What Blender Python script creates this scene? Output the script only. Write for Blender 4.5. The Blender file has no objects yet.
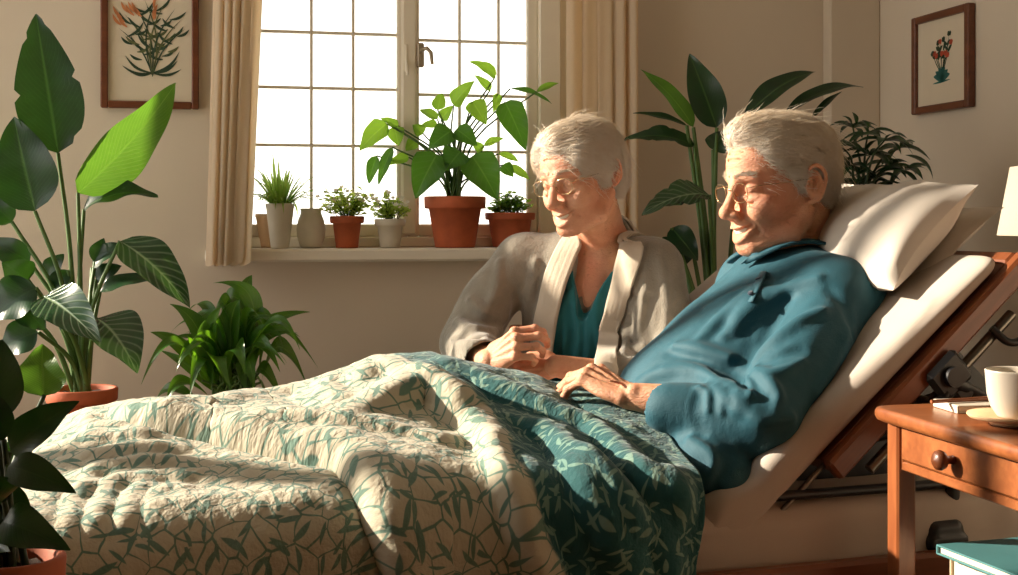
import bpy, bmesh, math, random
import numpy as np
from mathutils import Vector, Matrix, Quaternion
PI = math.pi
SC = bpy.context.scene
COL = SC.collection
F = 1300.0; CX = 509.0; HY = 221.0; CAMZ = 0.98
TH = math.radians(13.0)
RX = Vector((math.cos(TH), math.sin(TH), 0)); RN = Vector((-math.sin(TH), math.cos(TH), 0))
def V(*a): return Vector(a)
def P(px, py, Z):            # a photo pixel at depth Z (metres) -> world point
    return Vector(((px-CX)/F*Z, Z, CAMZ-(py-HY)/F*Z))
def room(r, n, z): return RX*r + RN*n + Vector((0, 0, z))
ROOM_M = Matrix(((RX.x, RN.x, 0, 0), (RX.y, RN.y, 0, 0), (0, 0, 1, 0), (0, 0, 0, 1)))
# bed frame: U along the bed towards the head, W across (away from the camera)
BA = math.radians(19.0); B0 = Vector((0.334, 1.92, 0))
BU = Vector((math.cos(BA), math.sin(BA), 0)); BV = Vector((-math.sin(BA), math.cos(BA), 0))
def bed(u, v, z): return B0 + BU*u + BV*v + Vector((0, 0, z))
BED_M = Matrix(((BU.x, BV.x, 0, B0.x), (BU.y, BV.y, 0, B0.y), (0, 0, 1, 0), (0, 0, 0, 1)))
I4 = Matrix.Identity(4)

def smooth(o, flag=True):
    me = o.data
    me.polygons.foreach_set('use_smooth', [flag]*len(me.polygons))
def link(name, me, mat=None, parent=None, M=None):
    o = bpy.data.objects.new(name, me); COL.objects.link(o)
    if mat is not None and me is not None: me.materials.append(mat)
    if M is not None: o.matrix_world = M
    if parent is not None:
        o.parent = parent
        o.matrix_parent_inverse = parent.matrix_world.inverted()
    return o
def tag(o, label=None, cat=None, group=None, kind=None):
    if label: o['label'] = label
    if cat: o['category'] = cat
    if group: o['group'] = group
    if kind: o['kind'] = kind
    return o
def empty(name, loc, label=None, cat=None, group=None):
    o = bpy.data.objects.new(name, None); COL.objects.link(o)
    o.empty_display_size = .05
    o.matrix_world = Matrix.Translation(Vector(loc))
    tag(o, label, cat, group); return o

class MB:
    def __init__(s): s.v = []; s.f = []; s.uv = []; s.sm = []; s.mi = []
    def add(s, vs, fs, uvs=None, sm=True, mi=0):
        b = len(s.v); s.v += [tuple(x) for x in vs]
        for k, f in enumerate(fs):
            s.f.append([b+i for i in f]); s.sm.append(sm); s.mi.append(mi)
            s.uv.append(uvs[k] if uvs else [(0, 0)]*len(f))
    def grid(s, rows, uvf=None, sm=True, closeu=False, closev=False, mi=0):
        n = len(rows); m = len(rows[0]); vs = [p for r in rows for p in r]; fs = []; us = []
        for i in range(n if closev else n-1):
            for j in range(m if closeu else m-1):
                i2 = (i+1) % n; j2 = (j+1) % m
                fs.append([i*m+j, i*m+j2, i2*m+j2, i2*m+j])
                us.append([(j/(m-1), i/(n-1)), ((j+1)/(m-1), i/(n-1)), ((j+1)/(m-1), (i+1)/(n-1)), (j/(m-1), (i+1)/(n-1))])
        s.add(vs, fs, us, sm, mi)
    def box(s, lo, hi, M=I4, bev=0.0, sm=False, mi=0):
        lo = list(lo); hi = list(hi); b = min(bev, *(abs(hi[i]-lo[i])*.49 for i in range(3)))
        if b <= 0:
            vs = [M @ V(x, y, z) for z in (lo[2], hi[2]) for y in (lo[1], hi[1]) for x in (lo[0], hi[0])]
            s.add(vs, [[0, 2, 3, 1], [4, 5, 7, 6], [0, 1, 5, 4], [2, 6, 7, 3], [0, 4, 6, 2], [1, 3, 7, 5]], None, sm, mi); return
        vs = []; idx = {}
        for cz in (0, 1):
            for cy in (0, 1):
                for cx in (0, 1):
                    c = (cx, cy, cz); base = [hi[i] if c[i] else lo[i] for i in range(3)]
                    for ax in range(3):
                        p = [base[i] + (0 if i == ax else (-b if c[i] else b)) for i in range(3)]
                        idx[(c, ax)] = len(vs); vs.append(M @ Vector(p))
        fs = []
        for ax in range(3):
            o1, o2 = [(1, 2), (2, 0), (0, 1)][ax]
            for sd in (0, 1):
                q = []
                for a, b_ in ((0, 0), (1, 0), (1, 1), (0, 1)):
                    c = [0, 0, 0]; c[ax] = sd; c[o1] = a; c[o2] = b_; q.append(idx[(tuple(c), ax)])
                fs.append(q if sd else q[::-1])
        for ax in range(3):
            o1, o2 = [(1, 2), (2, 0), (0, 1)][ax]
            for a in (0, 1):
                for b_ in (0, 1):
                    c0 = [0, 0, 0]; c1 = [0, 0, 0]; c1[ax] = 1
                    for c in (c0, c1): c[o1] = a; c[o2] = b_
                    q = [idx[(tuple(c0), o1)], idx[(tuple(c1), o1)], idx[(tuple(c1), o2)], idx[(tuple(c0), o2)]]
                    fs.append(q if (a == b_) else q[::-1])
        for k in range(8):
            c = (k & 1, (k >> 1) & 1, (k >> 2) & 1); q = [idx[(c, 0)], idx[(c, 1)], idx[(c, 2)]]
            fs.append(q if (sum(c) % 2) else q[::-1])
        s.add(vs, fs, None, sm, mi)
    def lathe(s, prof, c, n=48, M=None, mi=0, squash=1.0):
        rows = []
        for (r, z) in prof:
            rows.append([(V(c[0], c[1], c[2]) + (M @ V(r*math.cos(2*PI*j/n), squash*r*math.sin(2*PI*j/n), z) if M else V(r*math.cos(2*PI*j/n), squash*r*math.sin(2*PI*j/n), z))) for j in range(n)])
        s.grid(rows, closeu=True, mi=mi)
    def tube(s, pts, rad, n=8, cap=True, mi=0, uvs=False):
        pts = [Vector(p) for p in pts]; m = len(pts)
        if not hasattr(rad, '__len__'): rad = [rad]*m
        t0 = (pts[1]-pts[0]).normalized(); up = V(0, 0, 1) if abs(t0.z) < .9 else V(1, 0, 0)
        nrm = t0.cross(up).normalized(); rows = []
        for i in range(m):
            t = (pts[min(i+1, m-1)]-pts[max(i-1, 0)]).normalized()
            nrm = (nrm - t*nrm.dot(t)).normalized(); bn = t.cross(nrm)
            rows.append([pts[i] + nrm*(rad[i]*math.cos(2*PI*j/n)) + bn*(rad[i]*math.sin(2*PI*j/n)) for j in range(n)])
        s.grid(rows, closeu=True, mi=mi)
        if cap:
            s.add(rows[0], [list(range(n))], None, False, mi); s.add(rows[-1], [list(range(n))[::-1]], None, False, mi)
    def build(s, name, mat, parent=None, M=None, merge=False):
        me = bpy.data.meshes.new(name)
        me.from_pydata(s.v, [], s.f)
        uvl = me.uv_layers.new(name='UVMap')
        flat = np.array([c for f in s.uv for u in f for c in u], dtype=np.float32)
        uvl.data.foreach_set('uv', flat)
        me.polygons.foreach_set('use_smooth', s.sm)
        mats = mat if isinstance(mat, (list, tuple)) else [mat]
        o = link(name, me, None, parent, M)
        for m_ in mats: me.materials.append(m_)
        if len(mats) > 1: me.polygons.foreach_set('material_index', s.mi)
        me.update()
        return o
def bez(p0, p1, p2, n):
    p0, p1, p2 = Vector(p0), Vector(p1), Vector(p2)
    return [p0*((1-t)**2) + p1*(2*t*(1-t)) + p2*(t*t) for t in [i/(n-1) for i in range(n)]]
def crom(pts, n=6):
    pts = [np.array(p, float) for p in pts]; out = []
    q = [2*pts[0]-pts[1]] + pts + [2*pts[-1]-pts[-2]]
    for i in range(1, len(q)-2):
        for k in range(n):
            t = k/n
            out.append(.5*((2*q[i])+(-q[i-1]+q[i+1])*t+(2*q[i-1]-5*q[i]+4*q[i+1]-q[i+2])*t*t+(-q[i-1]+3*q[i]-3*q[i+1]+q[i+2])*t**3))
    out.append(pts[-1]); return out

# ------------------------------------------------------------------ noise (numpy)
_rs = np.random.RandomState(7); _PERM = _rs.permutation(256); _PERM = np.concatenate([_PERM, _PERM, _PERM]); _G = _rs.normal(size=(256, 3)); _G /= np.linalg.norm(_G, axis=1)[:, None]
def noise3(p):
    p = np.asarray(p, float); i = np.floor(p).astype(int); f = p-i; u = f*f*f*(f*(f*6-15)+10); r = 0
    for dx in (0, 1):
        for dy in (0, 1):
            for dz in (0, 1):
                h = _PERM[(_PERM[(_PERM[(i[:, 0]+dx) & 255]+i[:, 1]+dy) & 255]+i[:, 2]+dz) & 255]
                g = _G[h]; d = f-np.array([dx, dy, dz])
                w = (u[:, 0] if dx else 1-u[:, 0])*(u[:, 1] if dy else 1-u[:, 1])*(u[:, 2] if dz else 1-u[:, 2])
                r = r + w*np.sum(g*d, axis=1)
    return r

# ------------------------------------------------------------------ implicit sculpting
def smin(a, b, k):
    if k <= 0: return np.minimum(a, b)
    h = np.maximum(k-np.abs(a-b), 0)/k
    return np.minimum(a, b)-h*h*k*.25
class Sculpt:
    """a list of blended solids; turned into one closed mesh by surface nets on a sparse grid"""
    def __init__(s): s.p = []; s.post = None
    def _a(s, fn, c, rad, k, op): s.p.append((fn, np.array(c, float), rad, k, op)); return s
    def ell(s, c, r, k=.01, op='u', R=None):
        c = np.array(c, float); r = np.array(r if hasattr(r, '__len__') else (r, r, r), float)
        Rm = None if R is None else np.array(R, float)       # rows = local axes in world
        def fn(p):
            q = p-c
            if Rm is not None: q = q @ Rm.T
            a = q/r; k0 = np.sqrt(np.sum(a*a, 1))+1e-9; b = a/r; k1 = np.sqrt(np.sum(b*b, 1))+1e-9
            return k0*(k0-1)/k1
        return s._a(fn, c, r.max(), k, op)
    def cone(s, a, b, ra, rb, k=.01, op='u', flat=None):
        a = np.array(a, float); b = np.array(b, float); d = b-a; L2 = d@d+1e-12
        if flat is not None: ax = np.array(flat[0], float); ax /= np.linalg.norm(ax); fs = flat[1]-1
        if flat is None:
            def fn(p):
                q = p-a; qd = q@d; t = np.clip(qd/L2, 0, 1)
                return np.sqrt(np.maximum((q*q).sum(1)-2*t*qd+t*t*L2, 0))-(ra+(rb-ra)*t)
        else:
            def fn(p):
                q = p-a; t = np.clip(q@d/L2, 0, 1); w = q-t[:, None]*d; R = ra+(rb-ra)*t
                w = w + (w@ax)[:, None]*ax*fs; return (np.sqrt(np.sum(w*w, 1))-R)/(1+max(fs, 0)*.5)
        return s._a(fn, (a+b)/2, math.sqrt(L2)/2+max(ra, rb)*(1 if flat is None else max(1, 1/flat[1])), k, op)
    def chain(s, pts, rad, k=.01, op='u', n=5, sub=True):
        pts = [np.array(p, float) for p in pts]
        if not hasattr(rad, '__len__'): rad = [rad]*len(pts)
        if sub and len(pts) > 2:
            q = crom([np.append(p, r) for p, r in zip(pts, rad)], n); pts = [x[:3] for x in q]; rad = [max(x[3], 1e-4) for x in q]
        A = np.array(pts[:-1]); B = np.array(pts[1:]); ra = np.array(rad[:-1]); dr = np.array(rad[1:])-ra; o = A.mean(0); A0 = A-o; D = B-A; L2 = (D*D).sum(1)+1e-12; AD = (A0*D).sum(1); AA_ = (A0*A0).sum(1)
        def fn(p):
            p = p-o; qd = p@D.T-AD; q2 = (p*p).sum(1)[:, None]-2*(p@A0.T)+AA_; t = np.clip(qd/L2, 0, 1)
            return (np.sqrt(np.maximum(q2-2*t*qd+t*t*L2, 0))-ra-dr*t).min(1)
        al = np.array(pts); c = (al.min(0)+al.max(0))/2
        return s._a(fn, c, np.linalg.norm(al-c, axis=1).max()+max(rad), k, op)
    def box(s, c, h, r=.005, k=.01, op='u', R=None):
        c = np.array(c, float); h = np.array(h, float); Rm = None if R is None else np.array(R, float)
        def fn(p):
            q = p-c
            if Rm is not None: q = q @ Rm.T
            a = np.abs(q)-(h-r)
            return np.sqrt(np.sum(np.maximum(a, 0)**2, 1))+np.minimum(a.max(1), 0)-r
        return s._a(fn, c, np.linalg.norm(h), k, op)
    def func(s, fn, c, rad, k=.01, op='u'): return s._a(fn, c, rad, k, op)
    def eval(s, p, plist=None):
        d = np.full(len(p), 1.0)
        for fn, c, rad, k, op in (s.p if plist is None else plist):
            e = fn(p)
            if op == 'u': d = smin(d, e, k)
            elif op == 's': d = -smin(-d, e, k)
            else: d = -smin(-d, -e, k)
        if s.post is not None: d = d+s.post(p)
        return d
    def bounds(s):
        lo = np.full(3, 1e9); hi = -lo
        for fn, c, rad, k, op in s.p:
            if op == 'u': lo = np.minimum(lo, c-rad); hi = np.maximum(hi, c+rad)
        return lo, hi
    def mesh(s, h, lo=None, hi=None, B=12, pad=.01):
        l0, h0 = s.bounds()
        lo = l0-pad if lo is None else np.array(lo, float); hi = h0+pad if hi is None else np.array(hi, float)
        nb = np.ceil((hi-lo)/(h*B)).astype(int)
        g = np.stack(np.meshgrid(*[np.arange(n) for n in nb], indexing='ij'), -1).reshape(-1, 3)
        cen = lo+(g+.5)*B*h; br = B*h*.5*math.sqrt(3)
        # coarse cull
        keep = np.zeros(len(g), bool)
        for i in range(0, len(cen), 20000):
            keep[i:i+20000] = np.abs(s.eval(cen[i:i+20000])) < br*2.6+.006
        g = g[keep]; cen = cen[keep]
        ar = np.arange(B+1); off = np.stack(np.meshgrid(ar, ar, ar, indexing='ij'), -1).reshape(-1, 3)
        N = (nb*B+2).astype(np.int64)
        ids = []; pts = []; quads = []
        def gid(c): return (c[:, 0]*N[1]+c[:, 1])*N[2]+c[:, 2]
        for bi in range(len(g)):
            pl = [q for q in s.p if np.linalg.norm(q[1]-cen[bi]) < q[2]+br+q[3]+.03]
            if not any(q[4] == 'u' for q in pl): continue
            base = g[bi]*B
            d = s.eval(lo+(base+off)*h, pl).reshape(B+1, B+1, B+1)
            sg = d < 0
            if sg.all() or not sg.any(): continue
            cs = np.zeros((B, B, B), int)
            for dx in (0, 1):
                for dy in (0, 1):
                    for dz in (0, 1): cs += sg[dx:dx+B, dy:dy+B, dz:dz+B]
            act = np.argwhere((cs > 0) & (cs < 8))
            if len(act) == 0: continue
            acc = np.zeros((len(act), 3)); cnt = np.zeros(len(act))
            x, y, z = act.T
            for ax in range(3):
                o = [(1, 2), (0, 2), (0, 1)][ax]
                for a in (0, 1):
                    for b in (0, 1):
                        s0 = [0, 0, 0]; s0[o[0]] = a; s0[o[1]] = b; s1 = list(s0); s1[ax] = 1
                        d0 = d[x+s0[0], y+s0[1], z+s0[2]]; d1 = d[x+s1[0], y+s1[1], z+s1[2]]
                        m = (d0 < 0) != (d1 < 0); t = np.where(m, d0/np.where(m, d0-d1, 1), 0)
                        q = np.tile(np.array(s0, float), (len(act), 1)); q[:, ax] = t
                        acc += q*m[:, None]; cnt += m
            ids.append(gid(act+base)); pts.append(lo+(act+base+acc/cnt[:, None])*h)
            for ax in range(3):
                o1, o2 = [(1, 2), (2, 0), (0, 1)][ax]
                sl0 = [slice(0, B)]*3; sl1 = [slice(0, B)]*3; sl1[ax] = slice(1, B+1)
                m = sg[tuple(sl0)] != sg[tuple(sl1)]
                e = np.argwhere(m)
                if len(e) == 0: continue
                ins = sg[tuple(sl0)][tuple(e.T)]; c = e+base
                e1 = np.zeros(3, int); e1[o1] = 1; e2 = np.zeros(3, int); e2[o2] = 1
                q = np.stack([gid(c-e1-e2), gid(c-e2), gid(c), gid(c-e1)], 1)
                q[~ins] = q[~ins][:, ::-1]
                quads.append(q)
        ids = np.concatenate(ids); pts = np.concatenate(pts); quads = np.concatenate(quads)
        ids, ui = np.unique(ids, return_index=True); pts = pts[ui]
        k = np.searchsorted(ids, quads); k = np.clip(k, 0, len(ids)-1)
        ok = (ids[k] == quads).all(1)
        return pts, k[ok]
def np_mesh(name, pts, quads, mat, parent=None, M=None, sm=True, uv=None):
    me = bpy.data.meshes.new(name); pts = np.asarray(pts, np.float32); quads = np.asarray(quads, np.int32)
    w = quads.shape[1]
    me.vertices.add(len(pts)); me.vertices.foreach_set('co', pts.ravel())
    me.loops.add(quads.size); me.loops.foreach_set('vertex_index', quads.ravel())
    me.polygons.add(len(quads)); me.polygons.foreach_set('loop_start', np.arange(0, quads.size, w, dtype=np.int32))
    me.polygons.foreach_set('loop_total', np.full(len(quads), w, np.int32))
    me.update(calc_edges=True); me.validate()
    me.polygons.foreach_set('use_smooth', [sm]*len(me.polygons))
    if uv is not None:
        l = me.uv_layers.new(name='UVMap'); l.data.foreach_set('uv', np.asarray(uv, np.float32)[quads.ravel()].ravel())
    return link(name, me, mat, parent, M)
def close_holes(o):
    bm = bmesh.new(); bm.from_mesh(o.data); e = [x for x in bm.edges if x.is_boundary]
    if e:
        r = bmesh.ops.holes_fill(bm, edges=e, sides=0)
        for f in r['faces']: f.smooth = True
    bm.to_mesh(o.data); bm.free(); o.data.update()
def vnormals(pts, quads):
    a = pts[quads[:, 2]]-pts[quads[:, 0]]; b = pts[quads[:, 3]]-pts[quads[:, 1]]; n = np.cross(a, b)
    vn = np.zeros_like(pts)
    for i in range(4): np.add.at(vn, quads[:, i], n)
    return vn/(np.linalg.norm(vn, axis=1)[:, None]+1e-12)

# ------------------------------------------------------------------ materials
def srgb(r, g=None, b=None):
    if g is None: r, g, b = r
    f = lambda c: (c/255/12.92) if c/255 <= .04045 else ((c/255+.055)/1.055)**2.4
    return (f(r), f(g), f(b), 1)
class NT:
    def __init__(s, name):
        s.m = bpy.data.materials.new(name); s.m.use_nodes = True; s.t = s.m.node_tree; s.n = s.t.nodes
        s.b = s.n['Principled BSDF']; s.out = s.n['Material Output']
    def new(s, ty, **kw):
        n = s.n.new(ty)
        for k, v in kw.items():
            if hasattr(n, k): setattr(n, k, v)
        return n
    def l(s, a, b): s.t.links.new(a, b)
    def val(s, sock, v):
        if hasattr(v, 'is_output'): s.l(v, sock)
        else: sock.default_value = v
    def math(s, op, a, b=0.0, c=0.0, clamp=False):
        n = s.n.new('ShaderNodeMath'); n.operation = op; n.use_clamp = clamp
        s.val(n.inputs[0], a); s.val(n.inputs[1], b); s.val(n.inputs[2], c); return n.outputs[0]
    def mix(s, f, a, b, blend='MIX'):
        n = s.n.new('ShaderNodeMix'); n.data_type = 'RGBA'; n.blend_type = blend
        s.val(n.inputs[0], f); s.val(n.inputs[6], a); s.val(n.inputs[7], b); return n.outputs[2]
    def coord(s, kind='Object', scale=None):
        c = s.n.new('ShaderNodeTexCoord').outputs[kind]
        if scale is not None:
            m = s.n.new('ShaderNodeMapping'); s.l(c, m.inputs[0]); m.inputs['Scale'].default_value = scale if hasattr(scale, '__len__') else (scale,)*3
            return m.outputs[0]
        return c
    def noise(s, co, scale=5, detail=3, rough=.5, out='Fac'):
        n = s.n.new('ShaderNodeTexNoise'); s.l(co, n.inputs['Vector']); n.inputs['Scale'].default_value = scale
        n.inputs['Detail'].default_value = detail; n.inputs['Roughness'].default_value = rough; return n.outputs[out]
    def ramp(s, f, stops, interp='LINEAR'):
        n = s.n.new('ShaderNodeValToRGB'); s.l(f, n.inputs[0]); e = n.color_ramp.elements; n.color_ramp.interpolation = interp
        while len(e) < len(stops): e.new(.5)
        for x, (p, c) in zip(e, stops): x.position = p; x.color = c if hasattr(c, '__len__') else (c, c, c, 1)
        return n.outputs[0]
    def bump(s, h, strength=.3, dist=.01):
        n = s.n.new('ShaderNodeBump'); s.l(h, n.inputs['Height']); n.inputs['Strength'].default_value = strength; n.inputs['Distance'].default_value = dist
        s.l(n.outputs[0], s.b.inputs['Normal']); return n
    def base(s, c): s.val(s.b.inputs['Base Color'], c)
    def set(s, **kw):
        for k, v in kw.items(): s.b.inputs[k.replace('_', ' ')].default_value = v
def simple(name, col, rough=.5, var=.08, scale=20, bump=0, bscale=80, metal=0, **kw):
    t = NT(name); co = t.coord(); c = srgb(*col)
    d = tuple(x*(1-var) for x in c[:3])+(1,); e = tuple(min(1, x*(1+var)) for x in c[:3])+(1,)
    t.base(t.ramp(t.noise(co, scale, 4), [(.3, d), (.7, e)])); t.set(Roughness=rough, Metallic=metal, **kw)
    if bump: t.bump(t.noise(co, bscale, 3), bump, .003)
    return t.m
# ------------------------------------------------------------------ shared materials
M = {}
def m_wall():
    t = NT('wall_paint'); co = t.coord('Object')
    c = t.ramp(t.noise(co, 2.2, 4), [(.3, srgb(216, 202, 182)), (.7, srgb(222, 208, 188))]); t.base(c); t.set(Roughness=.85)
    t.bump(t.noise(co, 160, 3), .12, .002); return t.m
M['wall'] = m_wall()
M['ceil'] = simple('ceiling_paint', (225, 216, 200), .9, .02)
M['trim'] = simple('trim_paint', (232, 222, 204), .45, .02)
M['sash'] = simple('sash_paint', (244, 234, 214), .4, .01)
def m_wood(name, c1, c2, rough=.4, axis='X', scale=1.0, coat=0.2):
    t = NT(name); sc = {'X': (1.2, 9, 9), 'Y': (9, 1.2, 9), 'Z': (9, 9, 1.2)}[axis]
    co = t.coord('Object', [x*scale for x in sc])
    n1 = t.noise(co, 2.5, 5, .6); w = t.new('ShaderNodeTexNoise'); t.l(co, w.inputs['Vector']); w.inputs['Scale'].default_value = 9; w.inputs['Detail'].default_value = 6
    w.inputs['Distortion'].default_value = .6
    f = t.math('ADD', t.math('MULTIPLY', n1, .6), t.math('MULTIPLY', w.outputs['Fac'], .4))
    t.base(t.ramp(f, [(.32, srgb(*c1)), (.52, srgb(*[(a+b)/2 for a, b in zip(c1, c2)])), (.68, srgb(*c2))]))
    t.set(Roughness=rough); t.b.inputs['Coat Weight'].default_value = coat; t.b.inputs['Coat Roughness'].default_value = .25
    t.bump(f, .08, .002); return t.m
M['wood'] = m_wood('honey_wood', (122, 66, 34), (164, 100, 56), .34)
M['wood_v'] = m_wood('honey_wood_upright', (118, 62, 32), (158, 94, 52), .36, 'Z')
M['bedwood'] = m_wood('bed_wood', (104, 54, 28), (138, 76, 40), .4)
M['frame'] = m_wood('frame_wood', (92, 48, 24), (128, 70, 38), .42)
M['floor'] = m_wood('floor_wood', (96, 62, 40), (128, 88, 58), .5)
M['black'] = simple('black_metal', (22, 23, 26), .4, .1)
M['steel'] = simple('brushed_steel', (120, 116, 108), .32, .05, metal=.9)
M['sheet'] = simple('white_sheet', (184, 172, 160), .85, .03, 12, .15, 600)
M['pillow'] = simple('pillow_cotton', (206, 196, 184), .85, .02, 12, .12, 600)
M['mug'] = simple('white_ceramic', (204, 195, 180), .25, .02)
M['pot_white'] = simple('cream_ceramic', (205, 196, 178), .5, .04, 30)
M['pot_beige'] = simple('beige_clay', (206, 168, 128), .7, .06, 30)
M['soil'] = simple('potting_soil', (52, 38, 28), .95, .3, 120, .8, 120)
def m_terra(name='terracotta', c=(186, 92, 52)):
    t = NT(name); co = t.coord('Object')
    n = t.noise(co, 16, 5, .6); d = [max(0, x*.86) for x in c]; e = [min(255, x*1.06+4) for x in c]
    t.base(t.ramp(n, [(.3, srgb(*d)), (.62, srgb(*c)), (.8, srgb(*e))])); t.set(Roughness=.72); t.bump(t.noise(co, 90, 3), .12, .003); return t.m
M['terra'] = m_terra()
def m_leaf(name, dark, light, vein, rough=.38, trans=.35, tcol=None, nv=15.0, vs=.5, spec=.5):
    """leaf: UV.x across (0..1), UV.y along; pale midrib, ribs swept towards the tip, light through the blade"""
    t = NT(name); uv = t.new('ShaderNodeUVMap').outputs[0]; sp = t.new('ShaderNodeSeparateXYZ'); t.l(uv, sp.inputs[0])
    u, v = sp.outputs[0], sp.outputs[1]
    a = t.math('ABSOLUTE', t.math('SUBTRACT', u, .5))
    ph = t.math('MULTIPLY', t.math('SUBTRACT', v, t.math('MULTIPLY', a, .55)), nv*2*PI)
    w = t.math('POWER', t.math('MULTIPLY_ADD', t.math('COSINE', ph), .5, .5), 7.0)
    mid = t.math('SUBTRACT', 1.0, t.math('MULTIPLY', a, 26.0), clamp=True)
    co = t.coord('Object'); n = t.noise(co, 22, 3)
    c0 = t.ramp(n, [(.3, srgb(*dark)), (.7, srgb(*light))])
    c1 = t.mix(t.math('MULTIPLY', w, vs*.55), c0, srgb(*vein)); c2 = t.mix(t.math('MULTIPLY', mid, .8), c1, srgb(*vein))
    t.base(c2); t.set(Roughness=rough); t.b.inputs['Specular IOR Level'].default_value = spec
    t.bump(t.math('ADD', t.math('MULTIPLY', w, -.7), t.math('MULTIPLY', mid, -1.2)), min(.35, vs*.8), .0025)
    tr = t.new('ShaderNodeBsdfTranslucent'); tc = srgb(*(tcol or [min(255, x*1.5+30) for x in light]))
    t.l(t.mix(t.math('MULTIPLY', w, .35), tc, srgb(*vein)), tr.inputs[0])
    mx = t.new('ShaderNodeMixShader'); mx.inputs[0].default_value = trans
    t.l(t.b.outputs[0], mx.inputs[1]); t.l(tr.outputs[0], mx.inputs[2]); t.l(mx.outputs[0], t.out.inputs[0]); return t.m
M['leaf_big'] = m_leaf('banana_leaf', (12, 40, 22), (26, 62, 30), (74, 108, 54), .33, .10, (70, 120, 30), 22, .18)
M['leaf_bright'] = m_leaf('bright_leaf', (40, 84, 26), (74, 122, 34), (130, 170, 80), .35, .35, (110, 160, 45), 22, .3)
M['leaf_dark'] = m_leaf('dark_leaf', (16, 44, 24), (30, 68, 34), (40, 70, 36), .32, .12, (70, 120, 30), 12, .10)
M['leaf_vein'] = m_leaf('pale_vein_sheen_leaf', (14, 42, 26), (28, 64, 36), (150, 174, 134), .24, .16, (90, 140, 50), 9, .55, .8)  # pale ribs; their streaks also carry the blade's sheen as colour
M['leaf_lily'] = m_leaf('lily_leaf', (36, 78, 24), (66, 118, 36), (120, 160, 70), .28, .35, (130, 190, 30), 10, .25, .7)
M['leaf_phil'] = m_leaf('philodendron_leaf', (36, 84, 26), (66, 122, 34), (140, 176, 90), .4, .55, (170, 218, 60), 7, .35)
M['leaf_herb'] = m_leaf('herb_leaf', (112, 146, 50), (160, 186, 76), (190, 206, 120), .5, .6, (220, 240, 110), 5, .2)
M['leaf_grass'] = m_leaf('spider_leaf', (64, 112, 36), (110, 156, 54), (200, 208, 140), .42, .55, (180, 222, 80), 0.0, .0)
M['stem'] = simple('green_stem', (74, 104, 44), .5, .15, 30)
M['stem_dark'] = simple('dark_stem', (44, 64, 34), .5, .15, 30)
def m_curtain(name, col, tr=.5):
    t = NT(name); co = t.coord('Object'); t.base(t.ramp(t.noise(co, 300, 2), [(.3, srgb(*[x*.95 for x in col])), (.7, srgb(*col))])); t.set(Roughness=.9)
    tl = t.new('ShaderNodeBsdfTranslucent'); tl.inputs[0].default_value = srgb(250, 228, 192)
    mx = t.new('ShaderNodeMixShader'); mx.inputs[0].default_value = tr
    t.l(t.b.outputs[0], mx.inputs[1]); t.l(tl.outputs[0], mx.inputs[2]); t.l(mx.outputs[0], t.out.inputs[0])
    t.bump(t.noise(co, 500, 2), .15, .002); return t.m
M['curtain'] = m_curtain('curtain_linen', (240, 232, 214), .6)
def m_glass():
    t = NT('window_glass'); tr = t.new('ShaderNodeBsdfTransparent'); gl = t.new('ShaderNodeBsdfGlossy'); gl.inputs['Roughness'].default_value = .02
    fr = t.new('ShaderNodeFresnel'); fr.inputs[0].default_value = 1.4
    mx = t.new('ShaderNodeMixShader'); t.l(fr.outputs[0], mx.inputs[0]); t.l(tr.outputs[0], mx.inputs[1]); t.l(gl.outputs[0], mx.inputs[2]); t.l(mx.outputs[0], t.out.inputs[0]); return t.m
M['glass'] = m_glass()
# ------------------------------------------------------------------ the room (room frame: r along the back wall, n into it)
M['handle'] = simple('satin_handle', (176, 160, 136), .3, .03, metal=.4); M['wall2'] = simple('low_bounce_brown', (120, 98, 78), .85, .03)
R0, R1, N0, N1, ZC = -0.90, 1.963, -1.3, 3.6, 2.55
WR0, WR1, WZ0, WZ1 = 0.03, 1.12, 0.905, 2.25        # back window opening
LN0, LN1, LZ0, LZ1 = 1.70, 3.56, 0.45, 2.35             # side window opening
def struct(name, b, mat): o = b.build(name, mat, None, ROOM_M); o['kind'] = 'structure'; return o
b = MB(); T = .26
b.box((R0-.26, N1, 0), (WR0, N1+T, ZC)); b.box((WR1, N1, 0), (R1+.2, N1+T, ZC)); b.box((WR0, N1, 0), (WR1, N1+T, WZ0-.035)); b.box((WR0, N1, WZ1), (WR1, N1+T, ZC))
struct('wall_back', b, M['wall'])
b = MB(); b.box((R1, N0, 0), (R1+.2, N1, ZC)); struct('wall_right', b, M['wall'])
b = MB(); L = R0-.2
b.box((L, N0, 0), (R0, LN0, ZC)); b.box((L, LN1, 0), (R0, N1, ZC)); b.box((L, LN0, 0), (R0, LN1, LZ0)); b.box((L, LN0, LZ1), (R0, LN1, ZC)); struct('wall_left', b, M['wall'])
b = MB(); b.box((L, N0-.2, 0), (R1+.2, N0, ZC)); struct('wall_front', b, M['wall2'])  # unseen wall behind the camera, made brown to weaken bounced light
b = MB(); b.box((L, N0-.2, -.12), (R1+.2, N1+T, 0)); struct('floor', b, M['floor'])
b = MB(); b.box((L, N0-.2, ZC), (R1+.2, N1+T, ZC+.1)); struct('ceiling', b, M['ceil'])
# shallow pilaster in the right corner, a slight step in the wall
b = MB(); b.box((1.80, N1-.05, 0), (R1, N1, ZC), bev=.004); struct('trim_1', b, M['wall'])
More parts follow.
